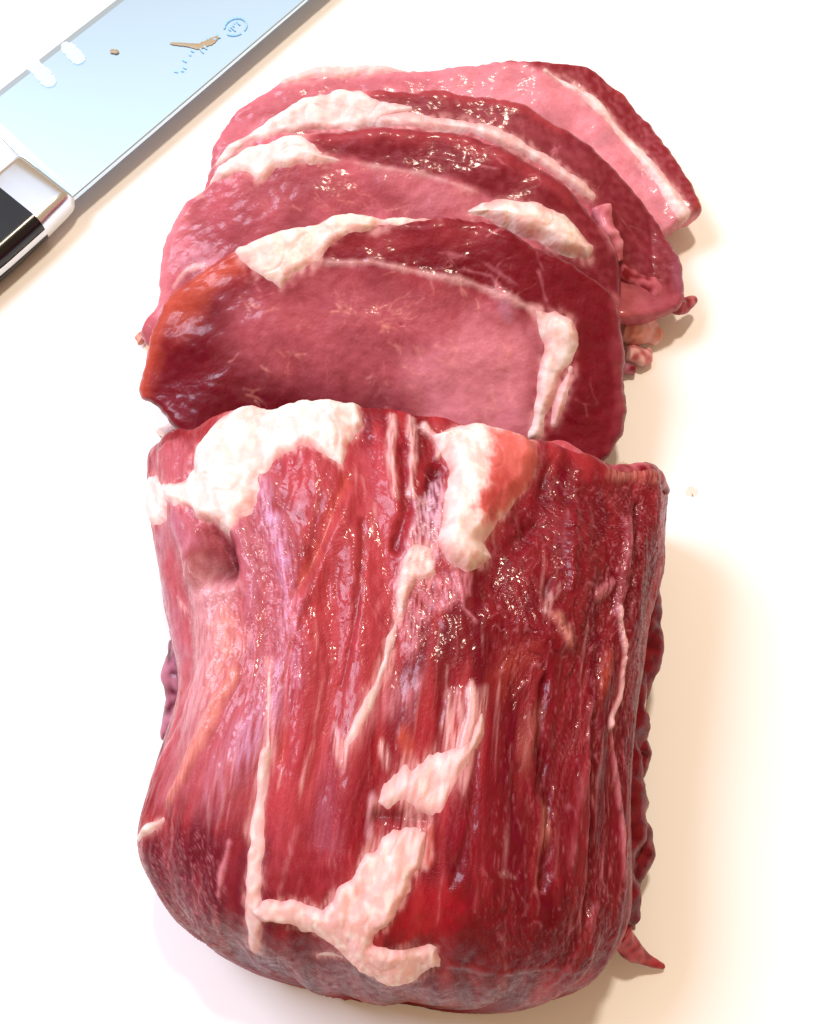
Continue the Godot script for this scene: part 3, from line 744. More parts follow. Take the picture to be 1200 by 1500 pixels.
	part("meat_fold", tube([Vector3(53.9, 15.0, 90.8), Vector3(58.4, 12.0, 96.8), Vector3(59.0, 11.0, 100.1), Vector3(53.3, 12.0, 106.7)], PackedFloat32Array([5, 4.8, 4.2, 5]), Color(0.18, 0.005, 0.013), Color(0.1, 0.002, 0.007), 0.18, o, 36.5, 1.0), M.roast, o)
	part("meat_fold", tube([Vector3(52.6, 14.0, 100.1), Vector3(53.3, 12.0, 110.0), Vector3(51.9, 11.0, 118.2)], PackedFloat32Array([5, 4.6, 5]), Color(0.18, 0.005, 0.013), Color(0.1, 0.002, 0.007), 0.35, o, 43.8, 1.0), M.roast, o)
	part("fat_strand", tube([Vector3(59.3, 24.0, 53.3), Vector3(60.0, 22.0, 61.1), Vector3(60.1, 20.0, 67.9)], PackedFloat32Array([1.3, 2, 1.2]), Color(0.7, 0.28, 0.22), Color(0.78, 0.45, 0.44), 0.3, o, 51.1, 0.9), M.fat, o)
	part("meat_flap", tube([Vector3(49.6, 52.5, 10.1), Vector3(57.9, 48.1, 7.6), Vector3(64.5, 43.4, 7.1), Vector3(70.1, 31.7, 7.0)], PackedFloat32Array([1.2, 2, 2.4, 1]), Color(0.43, 0.095, 0.12), Color(0.18, 0.005, 0.013), 0.3, o, 58.4, 0.7), M.roast, o)
	part("meat_flap", tube([Vector3(32.9, 56.2, 5.3), Vector3(38.9, 53.9, 4.9), Vector3(45.2, 53.7, 8.8)], PackedFloat32Array([1.6, 2.6, 2]), Color(0.4, 0.048, 0.06), Color(0.43, 0.095, 0.12), 0.3, o, 65.7, 0.7), M.roast, o)
	part("meat_fold", tube([Vector3(-60.6, 22.0, 45.3), Vector3(-61.4, 20.0, 55.1), Vector3(-60.7, 18.0, 63.8), Vector3(-62.6, 16.0, 72.5)], PackedFloat32Array([3.5, 4, 4, 3]), Color(0.1, 0.01, 0.026), Color(0.4, 0.15, 0.22), 0.3, o, 73.0, 1.0), M.roast, o)


# ---------------------------------------------------------------- slices
func slice_skin(out: PackedFloat32Array, th: float, foot: float, slope: float, wave: float) -> Flesh:
	var s := Flesh.new()
	var face := 150
	var rim := 16
	var base := 5
	s.size_to(face + rim + base, 640)
	var m := out.size() / 2
	var mid := Vector2.ZERO
	for i in m:
		mid += Vector2(out[i * 2], out[i * 2 + 1]) / m
	var lean := Vector3(0, 1, slope).normalized()
	var inset := 3.2
	for c in s.nc:
		# the outline is a smooth closed curve through its points
		var t := float(c) / s.nc * m
		var i := int(t)
		var f := t - i
		var g: Array[Vector2] = []
		for j in 4:
			var a := posmod(i + j - 1, m)
			g.append(Vector2(out[a * 2], out[a * 2 + 1]))
		var e := g[1].cubic_interpolate(g[2], g[0], g[3], f)
		var away_ := (e - mid).normalized()
		e += away_ * (0.35 * noise.get_noise_2d(e.x * 0.25 + wave, e.y * 0.25) + 0.06 * noise.get_noise_2d(e.x * 0.7, e.y * 0.7 + wave))
		var reach := (e - mid).length()
		for r in s.nr:
			var at := r * s.nc + c
			var flat := mid
			var deep := 0.0
			if r < face:
				var k := pow(float(r) / (face - 1), 0.85)
				flat = mid + away_ * (reach - inset) * k
				s.q[at] = flat
			elif r < face + rim:
				var ph := PI * (r - face + 1) / rim
				flat = mid + away_ * (reach - inset + inset * pow(maxf(sin(ph), 0.0), 0.8))
				deep = th * 0.5 * (1.0 - cos(ph))
				s.q[at] = mid + away_ * (reach - inset + 0.5 * (inset + th) * (r - face + 1) / rim * 1.6)
			else:
				var k := 1.0 - float(r - face - rim + 1) / base
				flat = mid + away_ * (reach - inset) * k
				deep = th
				s.q[at] = mid + away_ * (reach + 12.0)
			var v := Vector3(flat.x, slope_height(flat.x, flat.y, foot, slope), flat.y) - lean * deep
			v.y = maxf(v.y, 0.4)
			s.p[at] = v
	s.n = normals_of(s.p, s.nr, s.nc)
	s.boxes()
	s.uv_scale = 0.03
	return s


func slope_height(x: float, z: float, foot: float, slope: float) -> float:
	# a slice leans on the one behind it, droops at both ends and flattens where it meets the board
	var h := slope * (foot - z)
	h = 0.5 * (h + sqrt(h * h + 60.0))
	h *= 1.5 - 0.5 * minf(h, 60.0) / 45.0
	var e := maxf(absf(x + 5.0) - 30.0, 0.0) / 45.0
	return 11.0 + h * (1.0 - 0.42 * minf(e * e, 1.2))


func slice_tone(s: Flesh, tint: Color, wave: float) -> void:
	for k in s.p.size():
		var v := s.q[k]
		s.c[k] = tint * (1.0 + 0.25 * noise.get_noise_2d(v.x * 0.06 + wave, v.y * 0.08))
		s.lift[k] = 0.9 * noise.get_noise_2d(v.x * 0.05 + wave, v.y * 0.06) + 0.12 * noise.get_noise_2d(v.x * 0.2 + wave, v.y * 0.22)


func slice_grain(s: Flesh, wave: float) -> void:
	for k in s.p.size():
		var v := s.q[k]
		var a := noise.get_noise_2d(v.x * 0.22 + wave, v.y * 0.34)
		var b := noise.get_noise_2d(v.x * 0.75, v.y * 0.95 + wave)
		var d := noise.get_noise_2d(v.x * 1.6, v.y * 1.7 + wave)
		var g := clampf(1.0 + 0.09 * a + 0.07 * b + 0.07 * d, 0.5, 1.6)
		var c := s.c[k]
		c = Color(c.r * (0.5 + 0.5 * g), c.g * g, c.b * g)
		# faint marbling, and short pale fibrils between the bundles
		s.c[k] = c
		s.lift[k] += 0.07 * a + 0.025 * b


func slice_d() -> void:
	var s := slice_skin(PackedFloat32Array([-61.88, -99.01, -63.63, -109.73, -63.07, -117.96, -58.89, -125.61, -51.33, -132.03, -43.74, -137.24, -35.04, -141.29, -24.12, -143.66, -13.16, -144.14, 0, -142.95, 10.97, -143.9, 21.95, -145.33, 39.59, -145.7, 57.62, -146.01, 66.68, -141.46, 75.97, -132.87, 83.66, -120.68, 88.75, -111.17, 92.03, -101.77, 92.14, -97.35, 86.69, -93.44, 81.66, -89.06, 63.73, -78.64, 21.13, -77.47, -25.51, -86.64, -46.93, -91.38]), 9.5, -75, 0.17, 83.0)
	slice_tone(s, Color(0.6, 0.2, 0.24), 83.0)
	paint(s, false, PackedFloat32Array([-64.91, -108.66, -58.94, -127.04, -43.71, -135.82, -26.26, -139.4, -6.57, -140.35, 8.76, -140.82, 8.73, -135.16, -26.17, -132.81, -47.81, -123.81, -58.21, -105.77]), Color(0.43, 0.095, 0.12), 2.5, 0.85, 0.1, 1, 0.08)
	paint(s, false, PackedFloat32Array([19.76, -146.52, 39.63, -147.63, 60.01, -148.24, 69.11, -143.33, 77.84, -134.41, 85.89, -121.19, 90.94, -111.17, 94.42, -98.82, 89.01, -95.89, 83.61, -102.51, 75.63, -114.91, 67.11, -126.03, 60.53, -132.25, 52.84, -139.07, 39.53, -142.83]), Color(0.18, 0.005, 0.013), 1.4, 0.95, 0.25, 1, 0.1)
	paint(s, true, PackedFloat32Array([59.93, -146.23, 1.2, 77.74, -132.62, 1.19, 90.55, -108.69, 1.39, 91.82, -98.82, 1.15]), Color(0.52, 0.085, 0.05), 2, 0.5, 0.1, 0.8, 0.04)
	paint(s, true, PackedFloat32Array([8.75, -139.88, 2.33, 35.03, -138.72, 2.33, 52.55, -129.85, 1.86]), Color(0.6, 0.2, 0.24), 4, 0.6, 0.0, 1.5, 0.04)
	veins(s, Rect2(4.4, -142.2, 52.3, 21.5), 8, 86, Color(0.7, 0.28, 0.22))
	slice_grain(s, 83.0)
	var o := thing("pork_slice", "pale pink pork slice lying lowest and farthest from the roast", "meat", Vector3(15.2, 0, -119.1) * MM, "slices fanned out behind the roast")
	fat(s, "fat_rim", false, PackedFloat32Array([-45.52, -137.8, -35.51, -142.72, -24.15, -145.56, -13.17, -145.56, 1.1, -144.14, 8.77, -143.66, -8.76, -140.35, -26.24, -138.46, -39.33, -136.15]), 0.8, 0.8, Color(0.78, 0.45, 0.44), o)
	fat(s, "fat_seam", true, PackedFloat32Array([43.95, -141.8, 0.94, 54.12, -136.83, 1.65, 61.59, -130.47, 1.88, 68.57, -123.08, 1.87, 75.59, -114.16, 2.32, 80.98, -105.72, 2.53, 84.09, -99.81, 2.97, 87.22, -94.91, 2.05]), 0.8, 0.9, Color(0.82, 0.62, 0.59), o)
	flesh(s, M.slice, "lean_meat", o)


func slice_c() -> void:
	var s := slice_skin(PackedFloat32Array([-63.03, -88.9, -61.42, -97.53, -55.9, -103.93, -49.15, -108.68, -41.23, -112.84, -32.99, -117.09, -22.7, -119.93, -8.25, -120.33, 8.25, -120.74, 20.63, -119.52, 33.03, -116.98, 47.76, -111.16, 58.57, -105.43, 68.48, -97.42, 77.06, -88.07, 82.34, -78.17, 84.48, -69.46, 84.63, -63.4, 80.09, -59.73, 61.96, -55.46, 32.85, -54.31, -8.21, -56.22, -41.09, -62.08, -57.76, -72.46]), 10, -46, 0.36, 57.0)
	slice_tone(s, Color(0.43, 0.095, 0.12), 57.0)
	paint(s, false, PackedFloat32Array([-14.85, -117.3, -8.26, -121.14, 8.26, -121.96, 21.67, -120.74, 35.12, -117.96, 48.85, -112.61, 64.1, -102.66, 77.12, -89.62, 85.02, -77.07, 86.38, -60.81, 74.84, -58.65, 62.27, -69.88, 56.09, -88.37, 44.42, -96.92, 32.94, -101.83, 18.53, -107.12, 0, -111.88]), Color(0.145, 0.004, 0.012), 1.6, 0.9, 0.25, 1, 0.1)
	paint(s, true, PackedFloat32Array([-12.37, -118.31, 1.31, 8.25, -119.52, 1.31, 28.87, -116.35, 1.31, 45.6, -109.96, 1.31]), Color(0.4, 0.048, 0.06), 2.5, 0.7, 0.1, 1, 0.08)
	paint(s, true, PackedFloat32Array([24.72, -112.28, 1.52, 41.33, -107.33, 1.74, 54.09, -100.26, 1.31]), Color(0.43, 0.095, 0.12), 3, 0.4, 0.0, 1.5, 0.12)
	paint(s, true, PackedFloat32Array([80.96, -80.36, 1.1, 83.45, -65.13, 1.3]), Color(0.4, 0.15, 0.22), 2, 0.5, 0.1, 0.8, 0.08)
	paint(s, false, PackedFloat32Array([63.37, -71.05, 75.19, -67.3, 85.44, -62.97, 87.32, -58.65, 68.25, -53.82, 63.07, -57.61]), Color(0.43, 0.095, 0.12), 2.5, 0.6, 0.25, 1, 0.08)
	veins(s, Rect2(0.0, -118.3, 79.7, 42.3), 14, 60, Color(0.6, 0.2, 0.24))
	slice_grain(s, 57.0)
	var o := thing("pork_slice", "dark rimmed pork slice second from the back, mostly covered by the next one", "meat", Vector3(12.4, 0, -91.7) * MM, "slices fanned out behind the roast")
	fat(s, "fat_seam", false, PackedFloat32Array([-61.84, -96.38, -56.76, -103.65, -49.15, -109.08, -41.23, -113.24, -32.99, -117.3, -22.7, -120.13, -14.44, -120.13, -11.34, -117.09, 0, -114.28, -8.24, -111.09, -16.47, -108.31, -31.29, -107.91, -41.19, -106.47, -49.12, -104.68, -57.56, -99.14]), 0.9, 1.2, Color(0.82, 0.62, 0.59), o)
	fat(s, "fat_seam", true, PackedFloat32Array([-8.24, -111.09, 2.17, 4.12, -110.29, 2.38, 18.53, -108.7, 2.16, 30.88, -104.48, 1.94, 41.28, -99.74, 1.95, 49.72, -94.84, 2.17, 55.28, -92.1, 1.74]), 0.8, 0.9, Color(0.78, 0.45, 0.44), o)
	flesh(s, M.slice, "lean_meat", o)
	part("meat_flap", tube([Vector3(63.2, 22.0, -70.4), Vector3(73.3, 16.0, -67.0), Vector3(83.9, 10.0, -65.8), Vector3(90.2, 7.0, -69.5)], PackedFloat32Array([2.6, 3.6, 3, 0.7]), Color(0.18, 0.005, 0.013), Color(0.43, 0.095, 0.12), 0.4, o, 0.0, 0.8), M.slice, o)
	part("meat_flap", tube([Vector3(57.9, 30.0, -88.2), Vector3(60.5, 26.0, -79.9), Vector3(63.3, 22.0, -72.9)], PackedFloat32Array([2.5, 3.5, 2.5]), Color(0.43, 0.095, 0.12), Color(0.6, 0.2, 0.24), 0.4, o, 5.7, 0.8), M.slice, o)


func slice_b() -> void:
	var s := slice_skin(PackedFloat32Array([-80.78, -48.04, -76.15, -55.54, -74.99, -63.17, -73.82, -70.82, -70.87, -78.01, -67, -82.93, -61.87, -86.37, -55.58, -91.27, -45.75, -96.38, -35.73, -98.5, -25.81, -99.66, -7.94, -100.44, 7.94, -100.05, 19.85, -97.72, 31.76, -92.57, 41.85, -88.32, 50.1, -83.64, 56.82, -76.98, 61.69, -69.9, 63.72, -60.94, 60.42, -48.85, 39.99, -32.71, 0, -25.16, -39.96, -25.17, -64.18, -29.51, -74.63, -39.78]), 10, -22, 0.45, 31.0)
	slice_tone(s, Color(0.43, 0.095, 0.12), 31.0)
	paint(s, true, PackedFloat32Array([-73.79, -57.05, 2.51, -72.93, -70.6, 2.54, -67.64, -82.1, 2.12]), Color(0.6, 0.2, 0.24), 3, 0.8, 0.15, 1, 0.04)
	paint(s, false, PackedFloat32Array([-60.1, -81.33, -39.65, -88.29, -15.86, -89.14, 19.81, -81.67, 17.83, -77.08, -7.92, -75.25, -35.66, -75.25, -53.8, -67.24, -66.31, -59.62]), Color(0.18, 0.005, 0.013), 6, 0.45, 0.0, 2, 0.08)
	paint(s, false, PackedFloat32Array([-7.93, -86.32, 7.93, -86.32, 23.77, -80.75, 19.81, -77.99, 0, -77.08]), Color(0.6, 0.2, 0.24), 4, 0.5, 0.0, 1.5, 0.08)
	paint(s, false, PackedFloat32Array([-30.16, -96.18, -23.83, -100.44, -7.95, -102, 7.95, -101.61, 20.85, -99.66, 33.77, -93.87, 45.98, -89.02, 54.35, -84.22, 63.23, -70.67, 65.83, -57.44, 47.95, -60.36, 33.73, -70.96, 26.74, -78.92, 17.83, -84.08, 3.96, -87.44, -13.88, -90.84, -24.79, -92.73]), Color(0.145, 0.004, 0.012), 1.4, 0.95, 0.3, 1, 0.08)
	paint(s, true, PackedFloat32Array([-27.78, -96.56, 1.25, -7.94, -98.5, 1.46, 9.92, -97.72, 1.46, 27.76, -91.06, 1.45, 45.93, -82.48, 1.25]), Color(0.4, 0.048, 0.06), 2.5, 0.55, 0.1, 1.2, 0.12)
	paint(s, true, PackedFloat32Array([-15.86, -90.46, 0.41, 3.96, -87.07, 0.41, 19.81, -82.23, 0.41]), Color(0.78, 0.45, 0.44), 1, 0.5, 0.1, 0.6, 0.04)
	paint(s, true, PackedFloat32Array([-39.65, -88.29, 1.87, -25.77, -90.08, 1.45]), Color(0.18, 0.005, 0.013), 2, 0.5, 0.0, 1, 0.0)
	paint(s, true, PackedFloat32Array([-69.51, -60.15, 0.42, -65.27, -64.18, 0.42, -60.01, -64.69, 0.62]), Color(0.78, 0.45, 0.44), 0.9, 0.7, 0.1, 0.6, 0.0)
	paint(s, true, PackedFloat32Array([57.24, -76.1, 1.26, 59.54, -70.78, 1.05]), Color(0.6, 0.2, 0.24), 1.5, 0.6, 0.25, 0.8, 0.04)
	veins(s, Rect2(-69.0, -91.6, 88.8, 30.7), 45, 34, Color(0.7, 0.28, 0.22))
	veins(s, Rect2(-23.8, -97.7, 80.2, 22.8), 14, 34, Color(0.6, 0.2, 0.24))
	slice_grain(s, 31.0)
	var o := thing("pork_slice", "pork slice with a white lump of fat at right, tucked under the front slice", "meat", Vector3(-16.2, 0, -70.9) * MM, "slices fanned out behind the roast")
	fat(s, "fat_seam", false, PackedFloat32Array([-61.86, -85.59, -55.59, -92.05, -47.38, -96.96, -39.72, -98.61, -31.37, -98.88, -29.37, -96.18, -24.99, -93.5, -17.45, -90.84, -25.77, -90.08, -38.86, -89.39, -42.85, -85.83, -44.87, -86.36, -49.35, -89.11, -55.54, -87.78]), 1.0, 1.2, Color(0.82, 0.62, 0.59), o)
	fat(s, "fat_lump", false, PackedFloat32Array([17.04, -77.08, 22.19, -79.28, 28.13, -79.87, 38.15, -79.19, 44.66, -76.99, 48.79, -73.86, 52.94, -70.03, 52.51, -66.18, 47.53, -66.21, 40.99, -67.68, 34.93, -70.12, 27.34, -73.45]), 3.2, 1.0, Color(0.83, 0.63, 0.55), o)
	flesh(s, M.slice, "lean_meat", o)


func slice_a() -> void:
	var s := slice_skin(PackedFloat32Array([-78.94, -27.42, -76.33, -37.76, -74.55, -46.51, -69.67, -52.35, -60.25, -57.58, -49.15, -61.72, -38.41, -64.56, -28.81, -67.97, -19.21, -70, -7.69, -69.63, 3.84, -68.89, 15.37, -69.44, 23.05, -67.61, 30.74, -64.83, 38.54, -61.28, 48.51, -57.62, 56.31, -54.39, 60.07, -51.12, 61.63, -40.56, 62.39, -29.57, 62.36, -20.39, 60.92, -13.32, 57.3, -8, 46.8, -2.35, 19.46, 1.54, -19.46, 1.54, -52.61, -3.16, -66.05, -15.13, -74.24, -22.81]), 10.5, 2, 0.49, 0.0)
	slice_tone(s, Color(0.18, 0.005, 0.013), 0.0)
	paint(s, false, PackedFloat32Array([-56.13, -50.69, -38.41, -51.02, -23.03, -56.26, -7.68, -54.49, 11.52, -51.85, 26.9, -46.63, 36.61, -41.8, 35.18, -27.14, 33.98, -13.48, 0, -13.4, -34.84, -20.19, -52.26, -30.94]), Color(0.43, 0.095, 0.12), 7, 0.75, 0.0, 2, 0.08)
	paint(s, false, PackedFloat32Array([0, -32.05, 19.22, -42.3, 35.64, -40.88, 35.77, -27.16, 33.98, -13.48, 3.88, -13.4]), Color(0.6, 0.2, 0.24), 7, 0.8, 0.0, 2, 0.04)
	paint(s, false, PackedFloat32Array([-74.82, -37.44, -58.18, -54.63, -46.19, -51.39, -52.18, -37.87, -34.76, -26.96, -7.73, -25.27, 0, -20.19, -34.98, -9.97, -64.44, -14.31, -74.67, -24.35]), Color(0.1, 0.002, 0.007), 8, 0.72, -0.5, 2, 0.08)  # darker muscle, with part of the shade low on the face painted in
	paint(s, true, PackedFloat32Array([-52.38, -22.33, 4.33, -29.04, -20.19, 3.9, -5.81, -19.34, 2.72]), Color(0.1, 0.002, 0.007), 8, 0.6, 0.0, 2, 0.04)  # deepens that dark muscle and its painted shade towards the foot
	paint(s, true, PackedFloat32Array([-77.89, -28.57, 2.44, -74.44, -41.15, 2.44, -68.56, -50.2, 2.84, -58.18, -55.54, 3.21, -49.14, -57.91, 2.78]), Color(0.52, 0.085, 0.05), 4, 0.8, 0.25, 1, 0.04)
	paint(s, true, PackedFloat32Array([-58.17, -52.8, 2.8, -66.39, -43.27, 2.82]), Color(0.52, 0.085, 0.05), 5, 0.5, 0.0, 1.5, 0.04)
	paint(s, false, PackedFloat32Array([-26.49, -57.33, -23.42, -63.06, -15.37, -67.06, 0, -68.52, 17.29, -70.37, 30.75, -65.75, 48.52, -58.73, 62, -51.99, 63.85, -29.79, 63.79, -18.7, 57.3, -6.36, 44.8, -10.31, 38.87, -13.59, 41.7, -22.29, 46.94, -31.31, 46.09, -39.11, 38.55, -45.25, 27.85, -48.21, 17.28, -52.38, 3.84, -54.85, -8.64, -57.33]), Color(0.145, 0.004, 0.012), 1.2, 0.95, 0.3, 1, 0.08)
	paint(s, true, PackedFloat32Array([-19.2, -61.62, 2.36, -7.68, -63.06, 2.76, 3.84, -63.06, 1.57]), Color(0.4, 0.048, 0.06), 5, 0.4, 0.0, 2, 0.08)
	paint(s, true, PackedFloat32Array([7.68, -64.33, 2.36, 19.2, -64.87, 2.37]), Color(0.4, 0.048, 0.06), 5, 0.4, 0.0, 2, 0.08)
	paint(s, true, PackedFloat32Array([-23.03, -57.33, 0.59, -10.56, -57.33, 0.59, 3.84, -54.49, 0.59, 17.28, -52.03, 0.59, 28.82, -47.53, 0.78, 36.59, -44.76, 0.98]), Color(0.78, 0.45, 0.44), 1.2, 0.7, 0.25, 0.6, 0.04)
	paint(s, true, PackedFloat32Array([15.36, -55.38, 0.39, 23.04, -53.61, 0.39, 25.93, -49.23, 0.39]), Color(0.6, 0.2, 0.24), 0.8, 0.5, 0.1, 0.6, 0.04)
	paint(s, true, PackedFloat32Array([3.84, -56.26, 0.98, 11.52, -55.38, 0.59, 19.19, -57.15, 0.59]), Color(0.1, 0.002, 0.007), 1.5, 0.8, -0.2, 0.8, 0.0)
	paint(s, true, PackedFloat32Array([36.57, -54.97, 0.39, 38.54, -48.06, 0.39]), Color(0.6, 0.2, 0.24), 0.9, 0.5, 0.1, 0.6, 0.04)
	paint(s, true, PackedFloat32Array([26.9, -45.76, 1.56, 27.88, -43.18, 1.17]), Color(0.4, 0.15, 0.22), 1.5, 0.6, 0.0, 0.8, 0.0)
	paint(s, true, PackedFloat32Array([58.8, -51.2, 1.01, 60.35, -36.61, 1, 61.13, -18.44, 1.2, 57.7, -9.47, 1.19]), Color(0.43, 0.095, 0.12), 2.5, 0.45, 0.15, 1, 0.12)
	paint(s, true, PackedFloat32Array([7.68, -59.83, 0.39, 19.19, -58.04, 0.39, 30.74, -51.09, 0.39]), Color(0.6, 0.2, 0.24), 0.7, 0.3, 0.05, 0.8, 0.08)
	paint(s, true, PackedFloat32Array([-24.97, -67.06, 0.79, -34.56, -50.98, 0.59]), Color(0.6, 0.2, 0.24), 2, 0.3, 0.0, 1, 0.0)
	veins(s, Rect2(-52.1, -55.6, 83.1, 35.3), 70, 3, Color(0.7, 0.28, 0.22))
	veins(s, Rect2(-19.2, -67.1, 77.9, 45.2), 24, 3, Color(0.6, 0.2, 0.24))
	slice_grain(s, 0.0)
	var o := thing("pork_slice", "front pork slice on top of the fan, its whole broad cut face showing", "meat", Vector3(-2.3, 0, -41.5) * MM, "slices fanned out behind the roast")
	fat(s, "fat_seam", false, PackedFloat32Array([-49.55, -62.13, -38.41, -65.29, -28.82, -68.89, -19.22, -71.11, -3.84, -70, 8.07, -68.89, -5.76, -67.06, -17.28, -64.87, -22.65, -61.26, -26.11, -56.97, -32.25, -53.79, -36.1, -49.93, -38.02, -52.76, -45, -55.21, -47.76, -58.67]), 1.1, 1.2, Color(0.83, 0.63, 0.55), o)
	fat(s, "fat_seam", false, PackedFloat32Array([35.03, -45.35, 40.9, -45.8, 45.28, -43.44, 47.7, -37.35, 46.53, -33.02, 43, -28.91, 39.95, -21.18, 37.69, -13.56, 34.18, -13.48, 34.48, -20.31, 36.73, -27.88, 37.82, -36.69]), 1.5, 1.0, Color(0.82, 0.62, 0.59), o)
	fat(s, "fat_seam", true, PackedFloat32Array([45.75, -31.2, 1.18, 43.06, -24.09, 1.37, 41.18, -17.11, 1.37]), 1.3, 0.7, Color(0.78, 0.45, 0.44), o)
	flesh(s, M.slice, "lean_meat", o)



# ---------------------------------------------------------------- the knife
func strip(rings: Array, smooth: bool) -> ArrayMesh:
	# a body through closed rings of points (mm), capped at both ends
	var st := SurfaceTool.new()
	st.begin(Mesh.PRIMITIVE_TRIANGLES)
	st.set_smooth_group(0 if smooth else -1)
	var m: int = rings[0].size()
	for r in rings.size() - 1:
		for k in m:
			var kk := (k + 1) % m
			for v in [rings[r][k], rings[r][kk], rings[r + 1][k], rings[r][kk], rings[r + 1][kk], rings[r + 1][k]]:
				st.add_vertex(v * MM)
	st.set_smooth_group(-1)
	for end in 2:
		var ring: Array = rings[0] if end == 0 else rings[rings.size() - 1]
		var mid := Vector3.ZERO
		for v in ring:
			mid += v / m
		for k in m:
			var a: Vector3 = ring[k]
			var b: Vector3 = ring[(k + 1) % m]
			for v in ([mid, b, a] if end == 0 else [mid, a, b]):
				st.add_vertex(v * MM)
	st.generate_normals()
	return st.commit()


func round_ring(x: float, y0: float, y1: float, z0: float, z1: float, r: float, seg := 6) -> Array:
	# a rounded rectangle across the knife
	var out := []
	for corner in [[z1 - r, y1 - r, 0.0], [z0 + r, y1 - r, 0.5], [z0 + r, y0 + r, 1.0], [z1 - r, y0 + r, 1.5]]:
		for i in seg + 1:
			var w: float = PI * corner[2] + PI * 0.5 * i / seg
			out.append(Vector3(x, corner[1] + sin(w) * r, corner[0] + cos(w) * r))
	return out


func knife() -> void:
	var o := thing("kitchen_knife", "large chef's knife with a pale steel blade and black handle, lying at upper left", "knife", Vector3(-109.5, 8.0, -106.2) * MM)
	o.rotation.y = 0.8563
	# the blade: back edge at z 0, cutting edge away from the meat
	var rings := []
	for i in 41:
		var t := float(i) / 40.0
		var x := t * 205.0
		var depth := 52.0 - 4.0 * t - 30.0 * pow(clampf((t - 0.45) / 0.55, 0.0, 1.0), 2.2)
		if i == 0:
			depth = 23.5
		elif i == 1:
			depth = 42.0
		if i == 1:
			x = 2.0
		elif i == 2:
			x = 6.0
		var th := 1.15 * (1.0 - 0.5 * t)
		rings.append([Vector3(x, th, -0.35), Vector3(x, th * 0.7, 0), Vector3(x, -th * 0.7, 0), Vector3(x, -th, -0.35), Vector3(x, -th * 0.35, -depth + 2.5), Vector3(x, -0.12, -depth), Vector3(x, 0.12, -depth), Vector3(x, th * 0.35, -depth + 2.5)])
	part("blade", strip(rings, false), M.blade, o)
	# bolster: a rounded steel collar that swells out to the handle
	rings = []
	for a in [[0.4, -2.2, 2.2, -23.5, 0.2, 1.6], [-0.6, -4.2, 4.2, -23.8, 0.7, 2.2], [-2.0, -5.2, 5.2, -24.0, 1.2, 3.0], [-5.0, -5.6, 5.6, -24.0, 1.6, 3.4], [-9.0, -5.9, 5.9, -24.0, 2.0, 3.8], [-14.0, -6.1, 6.1, -24.0, 2.4, 4.1]]:
		rings.append(round_ring(a[0], a[1], a[2], a[3], a[4], a[5]))
	part("bolster", strip(rings, true), M.bolster, o)
	# two black scales with the steel tang between them
	for side in [1.0, -1.0]:
		rings = []
		for a in [[-14.05, 6.1, -24.0, 2.4], [-30.0, 6.6, -23.8, 2.8], [-60.0, 7.4, -23.0, 2.4], [-95.0, 7.7, -24.0, 3.2], [-122.0, 7.9, -26.0, 4.0], [-128.0, 6.0, -21.0, 2.6]]:
			var ring := []
			for v in round_ring(a[0], -a[1], a[1], a[2], a[3], 4.1):
				ring.append(Vector3(v.x, maxf(v.y, 1.3) if side > 0.0 else minf(v.y, -1.3), v.z))
			rings.append(ring)
		part("handle_scale", strip(rings, true), M.black, o)
	rings = []
	for a in [[-14.05, -24.1, 2.55], [-30.0, -23.9, 2.95], [-60.0, -23.1, 2.55], [-95.0, -24.1, 3.35], [-122.0, -26.1, 4.15]]:
		rings.append([Vector3(a[0], 1.28, a[2]), Vector3(a[0], -1.28, a[2]), Vector3(a[0], -1.28, a[1]), Vector3(a[0], 1.28, a[1])])
	part("tang", strip(rings, false), M.bolster, o)
	# worn etching near the back of the blade: a small ring and a broken row of marks
	var rng := RandomNumberGenerator.new()
	rng.seed = 12
	var st := SurfaceTool.new()
	st.begin(Mesh.PRIMITIVE_TRIANGLES)
	for i in 13:
		var x: float = 58.7 + i * 1.7 + rng.randf() * 0.5
		var z: float = -9.0 - rng.randf() * 4.5
		if i % 5 == 4:
			continue
		mark(st, Vector2(x, z), Vector2(x + rng.randf_range(-0.6, 0.9), z - rng.randf_range(0.8, 2.4)), 0.3)
	for i in 18:
		if i in [4, 9, 10]:
			continue
		var a := TAU * i / 18.0
		var b := TAU * (i + 1) / 18.0
		mark(st, Vector2(86.4 + cos(a) * 4.2, -9.9 + sin(a) * 3.6), Vector2(86.4 + cos(b) * 4.2, -9.9 + sin(b) * 3.6), 0.35)
	for i in 5:
		mark(st, Vector2(86.4 - 2.0 + i, -9.9 - 1.6), Vector2(86.4 - 2.4 + i, -9.9 + 1.4 * sin(i * 1.7)), 0.3)
	st.generate_normals()
	part("etched_mark", st.commit(), M.etch, o)


func mark(st: SurfaceTool, a: Vector2, b: Vector2, wide: float) -> void:
	var d := (b - a).normalized().orthogonal() * wide
	var y := 1.17
	for v in [a + d, a - d, b + d, b + d, a - d, b - d]:
		st.add_vertex(Vector3(v.x, y, v.y) * MM)


